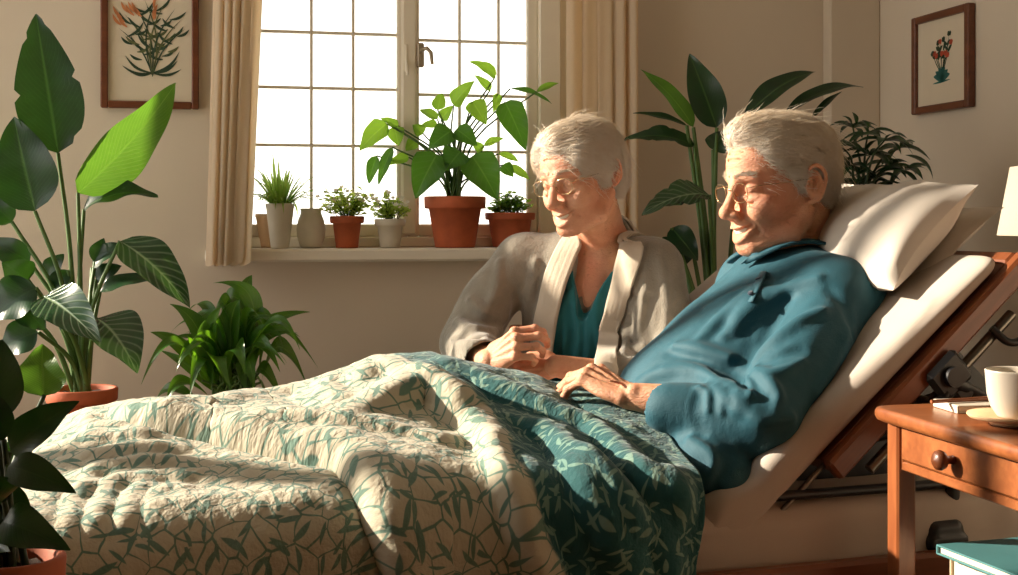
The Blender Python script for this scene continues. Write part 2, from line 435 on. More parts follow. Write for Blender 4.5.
# window sill board
b = MB(); b.box((-.01, N1-.085, WZ0-.035), (WR1+.03, N1+.18, WZ0), bev=.006); struct('trim_2', b, M['trim'])
def sash(b, g, x0, x1, z0, z1, y, cols, rows, st=.032, mun=.008, rail=.036):
    d = .045
    b.box((x0, y, z0), (x0+st, y+d, z1), bev=.004); b.box((x1-st, y, z0), (x1, y+d, z1), bev=.004)
    b.box((x0+st, y+.001, z0), (x1-st, y+d-.001, z0+rail), bev=.004); b.box((x0+st, y+.001, z1-rail), (x1-st, y+d-.001, z1), bev=.004)
    for c in cols: b.box((c-mun/2, y+.008, z0+rail-.002), (c+mun/2, y+d-.012, z1-rail+.002), bev=.002)
    for r in rows: b.box((x0+st-.002, y+.009, r-mun/2), (x1-st+.002, y+d-.013, r+mun/2), bev=.002)
    g.box((x0+st-.004, y+.020, z0+rail-.004), (x1-st+.004, y+.024, z1-rail+.004))
def wr(px):  # photo column on the back wall -> r
    a = (px-CX)/F; t = (N1+.1)/(RX.y*0+RN.y+RN.x*a); return t*(RX.x*a+RX.y)
def wz(py, px):
    a = (px-CX)/F; t = (N1+.1)/(RN.y+RN.x*a); return CAMZ-(py-HY)/F*t
win = MB(); gl = MB(); fy = N1+.085
xm = (wr(395)+wr(421))/2
win.box((WR0, fy-.01, WZ0), (WR0+.03, N1+T, WZ1), bev=.004); win.box((WR1-.03, fy-.01, WZ0), (WR1, N1+T, WZ1), bev=.004); win.box((.94, fy-.01, WZ0), (1.005, N1+T, WZ1), bev=.004)
win.box((WR0+.03, fy-.009, WZ0), (WR1-.03, N1+T, WZ0+.03), bev=.004); win.box((WR0+.03, fy-.009, WZ1-.03), (WR1-.03, N1+T, WZ1), bev=.004)
rowsL = [wz(32.5, 330), wz(88, 330), wz(145.5, 330)]; dz = rowsL[0]-rowsL[1]
rows = sorted(rowsL + [rowsL[0]+dz*k for k in (1, 2, 3, 4)])
rows = [r for r in rows if WZ0+.1 < r < WZ1-.08]
c1 = wr(311.6); c2 = wr(353.5)
sash(win, gl, WR0+.03, xm, WZ0+.03, WZ1-.03, fy+.01, [c1, c2], rows)
sash(win, gl, 1.005, WR1-.03, WZ0+.03, WZ1-.03, fy+.01, [], rows)  # extra pane hidden behind the right curtain, added to backlight it
sash(win, gl, xm, .94, WZ0+.03, WZ1-.03, fy+.01, [wr(460), wr(499)], [r-.012 for r in rows])
win.box((xm-.022, fy-.008, WZ0+.035), (xm+.022, fy+.012, WZ1-.035), bev=.006)
wo = struct('window_1', win, M['sash'])
g = gl.build('glass', M['glass'], wo, ROOM_M)
# espagnolette handle
hx = wr(421)-.004; hz = wz(56, 421)
b = MB(); b.box((hx-.010, fy-.010, hz-.035), (hx+.010, fy+.012, hz+.035), bev=.004)
b.tube([V(hx, fy-.005, hz+.01), V(hx, fy-.03, hz+.012), V(hx+.012, fy-.038, hz+.016), V(hx+.024, fy-.038, hz+.004), V(hx+.028, fy-.038, hz-.03)], [.006, .006, .0065, .006, .0045], 10)
o = b.build('handle', M['handle'], wo, ROOM_M); o['label'] = 'metal lever handle'
b = MB(); b.box((hx-.047, fy-.012, hz-.05), (hx-.037, fy-.002, hz+.03), bev=.003); b.tube([V(hx-.042, fy-.012, hz-.02), V(hx-.042, fy-.024, hz-.035), V(hx-.040, fy-.024, hz-.06)], .004, 8); b.build('latch', M['sash'], wo, ROOM_M)
# the side window that lets the sun in (beyond the left edge of the view)
win = MB(); gl = MB(); XX = R0-.12
def side(b_, lo, hi, bev=.004): b_.box((XX, lo[0], lo[1]), (XX+.05, hi[0], hi[1]), bev=bev)
n3 = [LN0, LN0+(LN1-LN0)/3, LN0+2*(LN1-LN0)/3, LN1]
for k in range(3):
    a, c = n3[k], n3[k+1]
    side(win, (a, LZ0), (a+.03, LZ1)); side(win, (c-.03, LZ0), (c, LZ1)); side(win, (a+.03, LZ0), (c-.03, LZ0+.04)); side(win, (a+.03, LZ1-.04), (c-.03, LZ1))
    gl.box((XX+.02, a+.028, LZ0+.038), (XX+.024, c-.028, LZ1-.038))
wo2 = struct('window_2', win, M['sash']); gl.build('glass', M['glass'], wo2, ROOM_M)
b = MB(); b.box((R0-.2, LN0-.04, LZ0-.03), (R0+.05, LN1+.03, LZ0-.001), bev=.005); struct('trim_3', b, M['trim'])

# curtains
def curtain(name, r0, r1, zt, zb, nf, amp, label, seed, gather=0.0, lean=0.0, lean1=0.0, n0=N1-.10):
    rs = np.random.RandomState(seed); ph = rs.rand(6)*6; m = 220; rows_ = []
    K = 46
    for i in range(K):
        t = i/(K-1); z = zt+(zb-zt)*t; row = []
        for j in range(m):
            s = j/(m-1)
            ss = s+.012*math.sin(7*s+ph[0])+.01*math.sin(2.2*t+ph[3])
            w = amp*(.75+.35*math.sin(2.1*t+ph[1]+3*s))
            y = w*math.sin(nf*2*PI*ss+.5*math.sin(3*t+ph[2]))+.35*w*math.sin(nf*4.3*PI*ss+ph[4]+1.3*t)
            hem = 1+.10*max(0, t-.8)*5*math.sin(nf*PI*s+ph[5])
            x = r0+(r1-r0)*(s-.0)+(lean*(1-s)+lean1*s)*t**1.2+gather*math.sin(PI*t)*(.5-s)+.012*math.sin(nf*2*PI*ss+1.2)
            row.append(V(x, n0+y*hem, z+(.010*math.sin(nf*2*PI*ss+.6) if t > .99 else 0)))
        rows_.append(row)
    b = MB(); b.grid(rows_)
    back = [[p+V(0, .0035, 0) for p in r][::-1] for r in rows_]; b.grid(back)
    o = b.build(name, M['curtain'], None, ROOM_M); tag(o, label, 'curtain'); return o
ra = lambda px, n: (lambda a: (n/(RN.y+RN.x*a))*(RX.x*a+RX.y))((px-CX)/F)
curtain('curtain', ra(219, N1-.12), ra(273, N1-.12), ZC-.012, .872, 5, .024, 'cream linen curtain hanging at the left side of the window above the spider plant', 3, 0, -.036, -.066, N1-.12)
curtain('curtain', ra(566, N1-.10), ra(634, N1-.10), ZC-.012, .25, 5, .026, 'cream curtain at the right side of the window behind the woman', 9, 0, 0, 0, N1-.10)

# pictures
def picture(r0, r1, z0, z1, wall, label, art, fw=.022):
    """local x along the wall, z up, -y out of the wall"""
    root = empty('framed_picture', (0, 0, 0), label, 'picture')
    if wall == 'back': Mx = ROOM_M @ Matrix.Translation(V((r0+r1)/2, N1-.0005, (z0+z1)/2))
    else: Mx = ROOM_M @ Matrix.Translation(V(R1-.0005, (r0+r1)/2, (z0+z1)/2)) @ Matrix.Rotation(-PI/2, 4, 'Z')
    root.matrix_world = Mx; w = (r1-r0)/2; h = (z1-z0)/2; d = .024
    b = MB(); bv = .003
    b.box((-w, -d, -h), (-w+fw, 0, h), bev=bv); b.box((w-fw, -d, -h), (w, 0, h), bev=bv)
    b.box((-w+fw, -d+.0005, h-fw), (w-fw, 0, h), bev=bv); b.box((-w+fw, -d+.0005, -h), (w-fw, 0, -h+fw), bev=bv)
    b.build('frame', M['frame'], root, Mx)
    b = MB(); b.box((-w+fw-.002, -.012, -h+fw-.002), (w-fw+.002, -.002, h-fw+.002)); b.build('mat_board', M['paper'], root, Mx)
    art(root, Mx, w-fw, h-fw); return root
M['paper'] = simple('print_paper', (222, 208, 184), .8, .015)
for k, c in dict(ink_green=(48, 70, 48), ink_orange=(206, 132, 84), ink_teal=(48, 104, 96), ink_red=(196, 84, 56), ink_olive=(94, 100, 60)).items(): M[k] = simple(k, c, .8, .12, 60)
def blade(b, p, q, w, bend=0.0, y=-.0125, n=10):
    p = V(p[0], 0, p[1]); q = V(q[0], 0, q[1]); d = q-p; nr = V(-d.z, 0, d.x).normalized(); L = d.length
    A = []; B_ = []
    for i in range(n):
        t = i/(n-1); c = p+d*t+nr*(bend*L*math.sin(PI*t)); hw = w*.5*math.sin(PI*min(1, t*.93+.07))**.8
        A.append(V(c.x, y, c.z)+V(nr.x, 0, nr.z)*hw); B_.append(V(c.x, y, c.z)-V(nr.x, 0, nr.z)*hw)
    b.grid([A, B_])
def art_reed(root, Mx, w, h):
    rs = random.Random(4); g = MB(); o = MB(); ol = MB(); bx, bz = .006, -h+.066
    for k, a in enumerate((-58, -40, -24, -10, 4, 16, 30, 44, 56)):
        L = .135+.055*math.cos(math.radians(a*1.2)); q = (bx+L*math.sin(math.radians(a))*.66, bz+.02+L*math.cos(math.radians(a*.8)))
        b_ = [g, ol][k % 2]; blade(b_, (bx, bz), q, .0042, (.10 if a > 0 else -.10), -.0125-.0002*k)
        for j in range(4):
            t = .35+.16*j; x = bx+(q[0]-bx)*t*.9; z = bz+(q[1]-bz)*t; s_ = 1 if (j+k) % 2 else -1; l = rs.uniform(.045, .07)
            blade([g, ol, g][j % 3], (x, z), (x+s_*l*.62, z+l*rs.uniform(.25, .7)), .0075, -.12*s_, -.0128-.0002*j)
    for sx, L, dz in ((-1, .078, .018), (-1, .07, .045), (1, .075, .012), (1, .065, .035), (1, .07, .06), (-1, .06, .004)): blade(g, (bx, bz+.01), (bx+sx*L, bz+.01+dz), .0075, .14*-sx, -.0132)
    for k in range(9): x = rs.uniform(-.075, -.02); z = bz+rs.uniform(.12, .17); blade(o, (x, z), (x-.022, z+.03), .008, .1, -.0138)
    for k in range(3): x = rs.uniform(.0, .03); z = bz+rs.uniform(.15, .18); blade(o, (x, z), (x+.006, z+.04), .007, .1, -.0138)
    for b_, m_ in ((g, 'ink_green'), (ol, 'ink_olive'), (o, 'ink_orange')): b_.build('printed_leaves', M[m_], root, Mx)
def art_flower(root, Mx, w, h):
    rs = random.Random(8); g = MB(); r = MB(); t = MB(); H = lambda x, z: (x*w, z*h)
    for k in range(11):
        x = (k-5)*.075; z = rs.uniform(.1, .62); blade(g, H(0, -.3), H(x, z), .0035, rs.uniform(-.06, .06))
        for q in range(2): blade(g, H(x*.7, z*.6-.05*q), H(x*.7+rs.choice([-.14, .14]), z*.6+.1), .010, .1)
        for q in range(4):
            a = q*PI/2+rs.random(); blade(r if k % 3 else g, H(x, z), H(x+.085*math.cos(a), z+.065*math.sin(a)), .011, .1, -.0131)
    for k in range(7):
        a = PI*(.12+.76*k/6); blade(t, H(0, -.48), H(.36*math.cos(a), -.46+.34*math.sin(a)), .018, .12*(1 if k < 3 else -1), -.0133)
    blade(t, H(-.36, -.5), H(.36, -.46), .006)
    for b_, m_ in ((g, 'ink_green'), (r, 'ink_red'), (t, 'ink_teal')): b_.build('printed_flowers', M[m_], root, Mx)
pr = lambda px: (lambda a: (N1/(RN.y+RN.x*a))*(RX.x*a+RX.y))((px-CX)/F)
pz = lambda px, py: CAMZ-(py-HY)/F*(N1/(RN.y+RN.x*(px-CX)/F))
picture(pr(101), pr(199), pz(150, 109), pz(150, 109)+.40, 'back', 'large brown-framed print of reedy leaves on the wall left of the window', art_reed, .019)
def nr(px): a = (px-CX)/F; t = R1/(RX.y+RX.x*a); return t*(RN.y+RN.x*a), t
n_a, ta = nr(918.5); n_b, tb = nr(976)
picture(n_b, n_a, CAMZ-(115.3-HY)/F*ta, CAMZ-(19-HY)/F*ta, 'right', 'small square-ish wooden frame with a flower print on the right wall', art_flower, .020)
# ------------------------------------------------------------------ the bed
SL = .874; AN = math.atan(SL)
def line_h(U): return .625+SL*(U-.162)                     # underside of the raised mattress section = top of its wooden panel
bedo = empty('adjustable_bed', bed(.0, .4, 0), 'wooden adjustable care bed with raised backrest panel under the sheet', 'bed')
UF, UH, BW = -1.02, .78, .82
b = MB(); b.box((UF-.02, -.035, .27), (UH, -.008, .470), bev=.006); b.build('side_rail', M['bedwood'], bedo, BED_M)
b = MB(); b.box((UF-.02, BW+.008, .27), (UH, BW+.035, .470), bev=.006); b.build('side_rail', M['bedwood'], bedo, BED_M)
b = MB(); b.box((UF-.045, -.035, .22), (UF-.02, BW+.035, .50), bev=.008); b.build('footboard', M['bedwood'], bedo, BED_M)
b = MB(); b.box((UF, -.006, .37), (UH-.01, BW+.006, .425), bev=.003); b.build('bed_base', M['black'], bedo, BED_M)
for u in (UF+.08, UH-.08):
    for v in (.03, BW-.03):
        b = MB(); b.box((u-.03, v-.03, 0), (u+.03, v+.03, .371), bev=.006); b.build('leg', M['bedwood'], bedo, BED_M)
# the raised panel (a frame tilted about the hinge)
TILT = BED_M @ Matrix.Translation(V(0, 0, line_h(0))) @ Matrix.Rotation(-AN, 4, 'Y')    # local x runs up the slope
LT = .515/math.cos(AN)
b = MB(); b.box((.10, -.012, -.052), (LT, .012, 0), TILT, .006) if False else None
b = MB(); b.box((.20, -.014, -.038), (LT, .010, -.001), bev=.005); b.box((.20, BW-.010, -.038), (LT, BW+.014, -.001), bev=.006)
b.box((.205, .010, -.030), (LT-.03, BW-.010, -.003), bev=.002); b.box((LT-.03, .008, -.038), (LT, BW-.008, -.0005), bev=.006)
b.build('backrest_panel', M['bedwood'], bedo, TILT)
b = MB()
b.tube([V(.25, .0, -.066), V(LT-.08, .0, -.066)], .009, 10); b.tube([V(.25, BW-.02, -.066), V(LT-.08, BW-.02, -.066)], .009, 10)
b.tube([V(.40, .0, -.066), V(.40, BW-.02, -.066)], .008, 8); b.build('rail_tube', M['steel'], bedo, TILT)
# lifting arm, bracket and actuator
def tl(x, y, z): return BED_M.inverted() @ (TILT @ V(x, y, z))
b = MB()
q = tl(.395, .0, -.07); 
b.box((.405, -.030, -.075), (.475, -.0145, -.015), bev=.012); b.box((.42, -.028, -.105), (.465, .02, -.06), bev=.012); b.tube([V(.44, -.040, -.045), V(.44, -.012, -.045)], .016, 16); b.tube([V(.30, -.022, -.085), V(.42, -.022, -.060)], .010, 10)
b.build('bracket', M['black'], bedo, TILT)
b = MB(); b.tube([tl(.44, -.020, -.06), tl(.455, -.012, -.10)+V(.012, 0, .0), V(.395, .005, .690), V(.40, .02, .60), V(.40, .02, .43)], [.013, .013, .012, .011, .012], 12); b.tube([tl(.44, .03, -.09), V(.46, BW-.06, .45)], .008, 8)
b.build('lift_arm', M['black'], bedo, BED_M)
b = MB(); b.tube([V(.075, .02, .528), V(.20, .02, .638)], .0045, 8); b.build('gas_strut', M['steel'], bedo, BED_M)
b = MB(); b.tube([V(.20, .02, .640), tl(.36, .01, -.085)], .010, 10); b.tube([V(.03, .015, .565), V(.60, .03, .560)], .008, 8); b.build('strut_sleeve', M['black'], bedo, BED_M)
b = MB(); b.tube(crom([tuple(tl(*q)) for q in ((.555, -.010, -.050), (.558, -.020, -.082), (.585, -.022, -.098), (.635, -.022, -.094), (.655, -.018, -.076), (.658, -.012, -.05))], 5), .0065, 10); b.build('release_handle', M['black'], bedo, BED_M)
# small motor housing on the bed edge
sc = Sculpt(); sc.box((0, 0, 0), (.034, .03, .026), .016, 0); sc.box((0, 0, -.008), (.037, .033, .012), .008, .006); p_, q_ = sc.mesh(.003)
np_mesh('motor_housing', p_, q_, M['black'], bedo, BED_M @ Matrix.Translation(V(.372, .02, .485)))
b = MB(); q_ = [(.10, .553), (.70, .553), (.70, .60), (.47, .80), (.40, .74), (.22, .575)]; rows = [[V(u, v, z) for u, z in q_] for v in (.16, .20)]
b.grid(rows, closeu=True, sm=False); b.add(rows[0], [list(range(6))], None, False); b.add(rows[1], [list(range(6))[::-1]], None, False); b.build('dark_gap_plate', M['black'], bedo, BED_M)  # black plate added to darken the gap under the raised panel

# mattress: flat section + raised section, both in the fitted sheet
def slab(name, L0, L1, w0, w1, z0, z1, M_, rnd, seed, wr=.004, parent=None, nu=110, nv=70, fn=None, taper=None):
    """rounded, wrinkled mattress block as a closed tube of cross sections"""
    rs = np.random.RandomState(seed); rows = []
    h = (z1-z0)/2; cz = (z0+z1)/2
    ring = []
    w = (w1-w0)/2; cw = (w0+w1)/2; r = min(rnd, h*.98)
    for (sx, sz) in ((1, 1), (-1, 1), (-1, -1), (1, -1)):
        a0 = {(1, 1): 0, (-1, 1): 90, (-1, -1): 180, (1, -1): 270}[(sx, sz)]
        for k in range(9):
            a = math.radians(a0+90*k/8); ring.append((sx*(w-r)+r*math.cos(a), sz*(h-r)+r*math.sin(a)))
        nx = {(1, 1): (-1, 1), (-1, 1): (-1, -1), (-1, -1): (1, -1), (1, -1): (1, 1)}[(sx, sz)]
        p1 = ring[-1]; a = math.radians(a0+90); p2 = (nx[0]*(w-r)+r*math.cos(a), nx[1]*(h-r)+r*math.sin(a))
        n = 26 if abs(p1[0]-p2[0]) > .1 else 4
        for k in range(1, n): t = k/n; ring.append((p1[0]*(1-t)+p2[0]*t, p1[1]*(1-t)+p2[1]*t))
    n = len(ring); P_ = []
    for i in range(nu+1):
        t = i/nu; x = L0+(L1-L0)*t; e = min(t, 1-t)*(L1-L0)/rnd
        s = math.sqrt(max(0, 1-(1-min(e, 1))**2)) if e < 1 else 1
        kk = rnd*(1-s); hh = 1.0 if taper is None else taper(t)
        for (a, c) in ring: P_.append((x, cw+a*(1-kk/w*.9), z0+(cz+c*(1-kk/h*.9)-z0)*hh))
    P_ = np.array(P_); q = P_*np.array([5, 5, 9]); nz = noise3(q+seed)*wr + noise3(P_*np.array([14, 10, 30])+seed+9)*wr*.45
    P_[:, 2] += nz*(P_[:, 2] > cz); P_[:, 1] += np.where(P_[:, 1] < cw, -1, 1)*noise3(P_*np.array([4, 20, 34])+seed+3)*wr*.9
    if fn is not None: P_ = fn(P_)
    F_ = []
    for i in range(nu):
        for j in range(n):
            j2 = (j+1) % n; F_.append((i*n+j, (i+1)*n+j, (i+1)*n+j2, i*n+j2))
    c0 = len(P_); P_ = np.vstack([P_, P_[:n].mean(0), P_[-n:].mean(0)])
    for j in range(0, n, 1):
        F_.append((c0, j, (j+1) % n, (j+1) % n)) if False else None
    me = bpy.data.meshes.new(name)
    T_ = [(c0, j, (j+1) % n) for j in range(n)] + [(c0+1, nu*n+(j+1) % n, nu*n+j) for j in range(n)]
    me.from_pydata(P_.tolist(), [], [f for f in F_ if f]+T_); o = link(name, me, M['sheet'], parent, M_); smooth(o); return o
mat = empty('mattress', bed(-.1, .4, .5), 'thin mattress in a white fitted sheet, bent up along the backrest of the bed', 'mattress')
slab('flat_section', UF+.01, .70, .0, BW, .427, .553, BED_M, .04, 3, .006, mat)
def bend(P_):
    x = P_[:, 0]; lo = np.clip((.10-x)/.14, 0, 1)
    P_[:, 2] += .012*np.sin(x*38+P_[:, 1]*7)*np.exp(-((x-.05)/.07)**2)*(P_[:, 2] > .02)
    return P_
slab('raised_section', -.045, LT-.035, .002, BW-.002, .0, .072, TILT, .030, 8, .007, mat, fn=bend, taper=lambda t: 1.12-.75*t)

# pillows
def pillow(name, cx, half, M_, seed, label, open_end=True):
    a, c, th = half; N1_, N2_ = 90, 70; top = []; rs = seed
    def surf(sgn):
        rows = []
        for i in range(N1_+1):
            r = []
            for j in range(N2_+1):
                u = -1+2*i/N1_; v = -1+2*j/N2_
                e = (1-abs(u)**2.6)**.55*(1-abs(v)**2.8)**.5 if abs(u) < 1 and abs(v) < 1 else 0
                pin = 1-.07*(1-abs(v)**2)*abs(u)**6; pinv = 1-.09*(1-abs(u)**2)*abs(v)**6
                r.append((u*a*pin, v*c*pinv, sgn*th*e*(.9+.1*math.cos(u*2))))
            rows.append(r)
        return np.array(rows)
    T_ = surf(1); B_ = surf(-1)
    for S, sg in ((T_, 1), (B_, -1)):
        f = S.reshape(-1, 3); e = np.clip(np.abs(f[:, 2])/th, 0, 1)
        n = noise3(f*np.array([7, 9, 3])+seed)*.012+np.abs(noise3(f*np.array([10, 24, 4])+seed+5))*.010*np.clip(np.abs(f[:, 0])/a, 0, 1)
        rad = np.arctan2(f[:, 1], f[:, 0]-a*.9); n2 = np.sin(rad*16+2*noise3(f*9+seed))*.0045*np.exp(-((np.abs(f[:, 0])/a-.85)/.2)**2)
        f[:, 2] += sg*(n+n2)*np.minimum(1, e*3)
    b = MB(); b.grid([[V(*p) for p in r] for r in T_]); b.grid([[V(*p) for p in r][::-1] for r in B_])
    o = b.build(name, M['pillow'], None, M_); tag(o, label, 'pillow'); return o
# raised_section top: local z ~ .06..; lean the pillow a little more upright than the backrest
def pil_m(u, v, h, pitch, yaw=0.0, roll=0.0): return BED_M @ Matrix.Translation(V(u, v, h)) @ Matrix.Rotation(yaw, 4, 'Z') @ Matrix.Rotation(-pitch, 4, 'Y') @ Matrix.Rotation(roll, 4, 'X')
pillow('pillow', 0, (.118, .31, .066), pil_m(.428, .385, .954, math.radians(47), math.radians(-3)), 4, 'plump white pillow standing behind the man\'s head')
pillow('pillow', 0, (.10, .30, .024), pil_m(.478, .38, .935, math.radians(43), 0), 14, 'flatter white pillow under the plump one, its corner showing at the right')
# ------------------------------------------------------------------ plants
def leaf(b, p, q, w, nrm, arch=.1, cup=.12, wave=0.0, shape='ovate', nu=6, nv=16, seed=0, split=0, twist=0.0, tipdrop=0.0, ctrl=None):
    """one blade from p to q, w wide, its face towards nrm; arch bows it along the face normal"""
    p = Vector(p); q = Vector(q); d = q-p; L = d.length; t_ = d.normalized(); n = (Vector(nrm)-t_*Vector(nrm).dot(t_)).normalized(); s = t_.cross(n)
    rs = random.Random(seed); ph = rs.random()*6; rows = []; rings = []
    for i in range(nv+1):
        t = i/nv
        if shape == 'ovate': k = math.sin(PI*t**.72)**.75*(1-.25*t)
        elif shape == 'heart': k = (min(1, (t+.02)/.16))**.5*(1-max(0, (t-.22)/.78)**1.7)**.95
        elif shape == 'strap': k = min(1, t/.18)**.7*(1-max(0, (t-.35)/.65)**1.8)
        elif shape == 'lance': k = math.sin(PI*t**.8)**.9
        else: k = min(1, (t+.05)/.3)*(1-t**2.2)
        k = max(k, .02); hw = w*.5*k
        c = (p+d*t if ctrl is None else p*((1-t)**2)+Vector(ctrl)*(2*t*(1-t))+q*(t*t))+n*(arch*L*4*t*(1-t))+V(0, 0, -1)*(tipdrop*L*t*t)
        tw = twist*(t-.3); ss = s*math.cos(tw)+n*math.sin(tw); nn = n*math.cos(tw)-s*math.sin(tw)
        row = []
        for j in range(nu+1):
            u = -1+2*j/nu
            sp = 1.0
            if split and abs(u) > .55 and (math.sin(t*split*PI+(0 if u > 0 else 1.3)) > .93): sp = .82
            ed = wave*w*math.sin(t*13+ph+(0 if u > 0 else 1.7))*abs(u)**2
            row.append(c+ss*(u*hw*sp)+nn*(cup*w*k*(abs(u)**1.4)+ed))
        rows.append(row)
    b.grid(rows)
def stem(b, pts, r0, r1=None, n=7, k=5):
    q = crom(pts, k) if len(pts) > 2 else [np.array(p) for p in pts]; m = len(q); r1 = r0 if r1 is None else r1
    b.tube([V(*x) for x in q], [r0+(r1-r0)*i/(m-1) for i in range(m)], n)
def pot(name_parent, c, R, H, mat, rim=.018, taper=.68, lip=.008, soil=True):
    b = MB(); r0 = R*taper; rr = R-lip
    pr_ = [(0, 0), (r0*.96, 0), (r0, .004), (rr-.001-(rr-r0)*(rim/H), H-rim-.001)]
    pr_ += [(R-.002, H-rim), (R, H-rim+.003), (R+.001, H-.003), (R-.001, H), (R-.006, H), (R-.009, H-.004), (R-.012, H-rim), (r0*.9, H*.3), (0, H*.3)] if lip else [(R, H-.003), (R-.002, H), (R-.005, H-.001), (R-.007, H-.012), (r0*.9, H*.3), (0, H*.3)]
    b.lathe(pr_, (0, 0, 0), 44); o = b.build('pot', mat, name_parent, Matrix.Translation(Vector(c)))
    if soil:
        b = MB(); n = 20; rows = [[V(r*(R-.013)*math.cos(2*PI*j/n), r*(R-.013)*math.sin(2*PI*j/n), H-.014+.004*math.sin(j*3+r*9)) for j in range(n)] for r in (1, .7, .4, .05)]
        b.grid(rows, closeu=True); b.build('soil', M['soil'], name_parent, Matrix.Translation(Vector(c)))
    return o
def stand(c, h, label, r=.14):
    o = empty('plant_stand', (c[0], c[1], 0), label, 'stand'); Mx = o.matrix_world
    b = MB(); b.lathe([(0, h-.022), (r-.004, h-.022), (r, h-.018), (r, h-.004), (r-.004, h-.0005), (0, h-.0005)], (0, 0, 0), 36); b.build('top', M['wood'], o, Mx)
    for k in range(3):
        a = 2*PI*k/3+.5; b = MB(); b.tube([V(r*.6*math.cos(a), r*.6*math.sin(a), h-.02), V(r*1.0*math.cos(a), r*1.0*math.sin(a), .0)], [.012, .009], 10); b.build('leg', M['wood_v'], o, Mx)
CAMN = V(0, -1, 0)
def leafset(root, mat, smat, specs, Z, s, foot, sr=.004, shape='ovate', ori=(0, 0), part='leaf', stemname='stem', nv=18, bend=.25, seed=0, nu=8):
    """specs: (bx, by, tx, ty, w, dz_base, dz_tip, (nx,ny,nz), arch, extra dict)"""
    sb = MB(); rs = random.Random(seed)
    for k, sp in enumerate(specs):
        bx, by, tx, ty, w, dzb, dzt, nrm, arch = sp[:9]; ex = dict(sp[9]) if len(sp) > 9 else {}
        m_ = ex.pop('mat', mat); nostem = ex.pop('nostem', False); f2 = ex.pop('foot', foot)
        p = P(ori[0]+bx/s, ori[1]+by/s, Z+dzb); q = P(ori[0]+tx/s, ori[1]+ty/s, Z+dzt); W = w/s*Z/F
        ex.setdefault('shape', shape); ex.setdefault('cup', .14); ex.setdefault('wave', .035)
        b = MB(); leaf(b, p, q, W, nrm, arch, seed=k+seed, nv=nv, nu=nu, **ex); b.build(part, m_, root)
        if not nostem:
            f = Vector(f2)+V(rs.uniform(-.018, .018), rs.uniform(-.018, .018), 0); mid = (f+p)/2+V((p.x-f.x)*-bend, (p.y-f.y)*-bend, (p.z-f.z)*.08)
            stem(sb, [f, mid, p], sr*1.15, sr*.75)
    if sb.v: sb.build(stemname, smat, root)

# --- tall plant at the left
z0 = 2.95; pc = P(82, 388, z0); PH = .15; base = V(pc.x, pc.y, pc.z-PH)
tall = empty('tall_broadleaf_plant', base, 'tall broad-leaved plant in a terracotta pot at the left wall below the large print', 'plant')
pot(tall, base, .078, PH, M['terra'], .03, .74); stand(base, base.z, 'round wooden stand under the tall plant at the left')
ft = pc+V(0, 0, -.012)
A = V(.25, -1, .2); Bn = V(-.3, -1, .3); Cn = V(.5, -.7, .6)
sp = [
 (58, 153, 36, 14, 72, 0, .05, (.3, -1, .1), .03, dict(cup=.10, wave=.012, split=5.0)),
 (35, 211, 14, 117, 68, -.05, -.02, (.1, -1, .15), .03, dict(cup=.1)),
 (78, 193, 176, 83, 62, .02, .12, (.55, -.75, -.35), .07, dict(mat=M['leaf_bright'], cup=.12)),
 (84, 209, 158, 196, 42, .05, .05, (.1, -.6, .9), .14, dict(wave=.05)),
 (120, 241, 190, 308, 52, -.02, -.05, (.45, -.8, .6), .10, dict(mat=M['leaf_vein'], wave=.03)),
 (44, 297, 101, 343, 50, -.2, -.32, (-.1, -.8, .75), .12, dict(mat=M['leaf_vein'], wave=.03)),
 (96, 318, 137, 373, 62, -.1, -.2, (.45, -.75, .6), .12, dict(mat=M['leaf_vein'], wave=.03)),
 (12, 222, -14, 196, 30, .0, 0, (0, -1, .3), .1, dict(mat=M['leaf_dark'])),
 (30, 262, -12, 240, 30, .0, .0, (0, -1, .3), .15, dict(mat=M['leaf_dark'])),
 (36, 288, -8, 318, 50, -.1, -.1, (0, -1, .4), .1, dict(mat=M['leaf_dark'])),
 (28, 280, 2, 262, 38, -.05, -.1, (0, -1, .3), .1, dict(mat=M['leaf_dark'])),
 (38, 332, 0, 350, 40, -.1, -.1, (0, -1, .4), .1, dict(mat=M['leaf_dark'])),
 (48, 276, 64, 254, 24, .05, .05, (0, -1, .3), .1, dict(mat=M['leaf_dark'])),
 (92, 268, 128, 246, 26, .1, .1, (0, -.8, .8), .15, dict(mat=M['leaf_dark'], shape='lance')),
 (100, 292, 160, 281, 20, .05, .1, (0, -.7, .8), .14, dict(mat=M['leaf_dark'], shape='strap')),
 (96, 280, 122, 266, 24, .12, .12, (0, -1, .5), .1, dict(mat=M['leaf_dark'])),
 (86, 300, 60, 330, 26, -.1, -.15, (0, -1, .5), .1, dict(mat=M['leaf_dark'])),
 (95, 262, 104, 238, 18, .1, .1, (.2, -1, .3), .1, dict(mat=M['leaf_dark'], shape='lance')),
 (68, 270, 52, 292, 20, .0, .0, (.2, -1, .3), .1, dict(mat=M['leaf_dark'], shape='lance')),
 (20, 305, 46, 330, 30, -.1, -.1, (.2, -1, .3), .1, dict(mat=M['leaf_dark']))]
leafset(tall, M['leaf_big'], M['stem'], sp, z0, 1, ft, .0058, nv=22, bend=.12, seed=3)

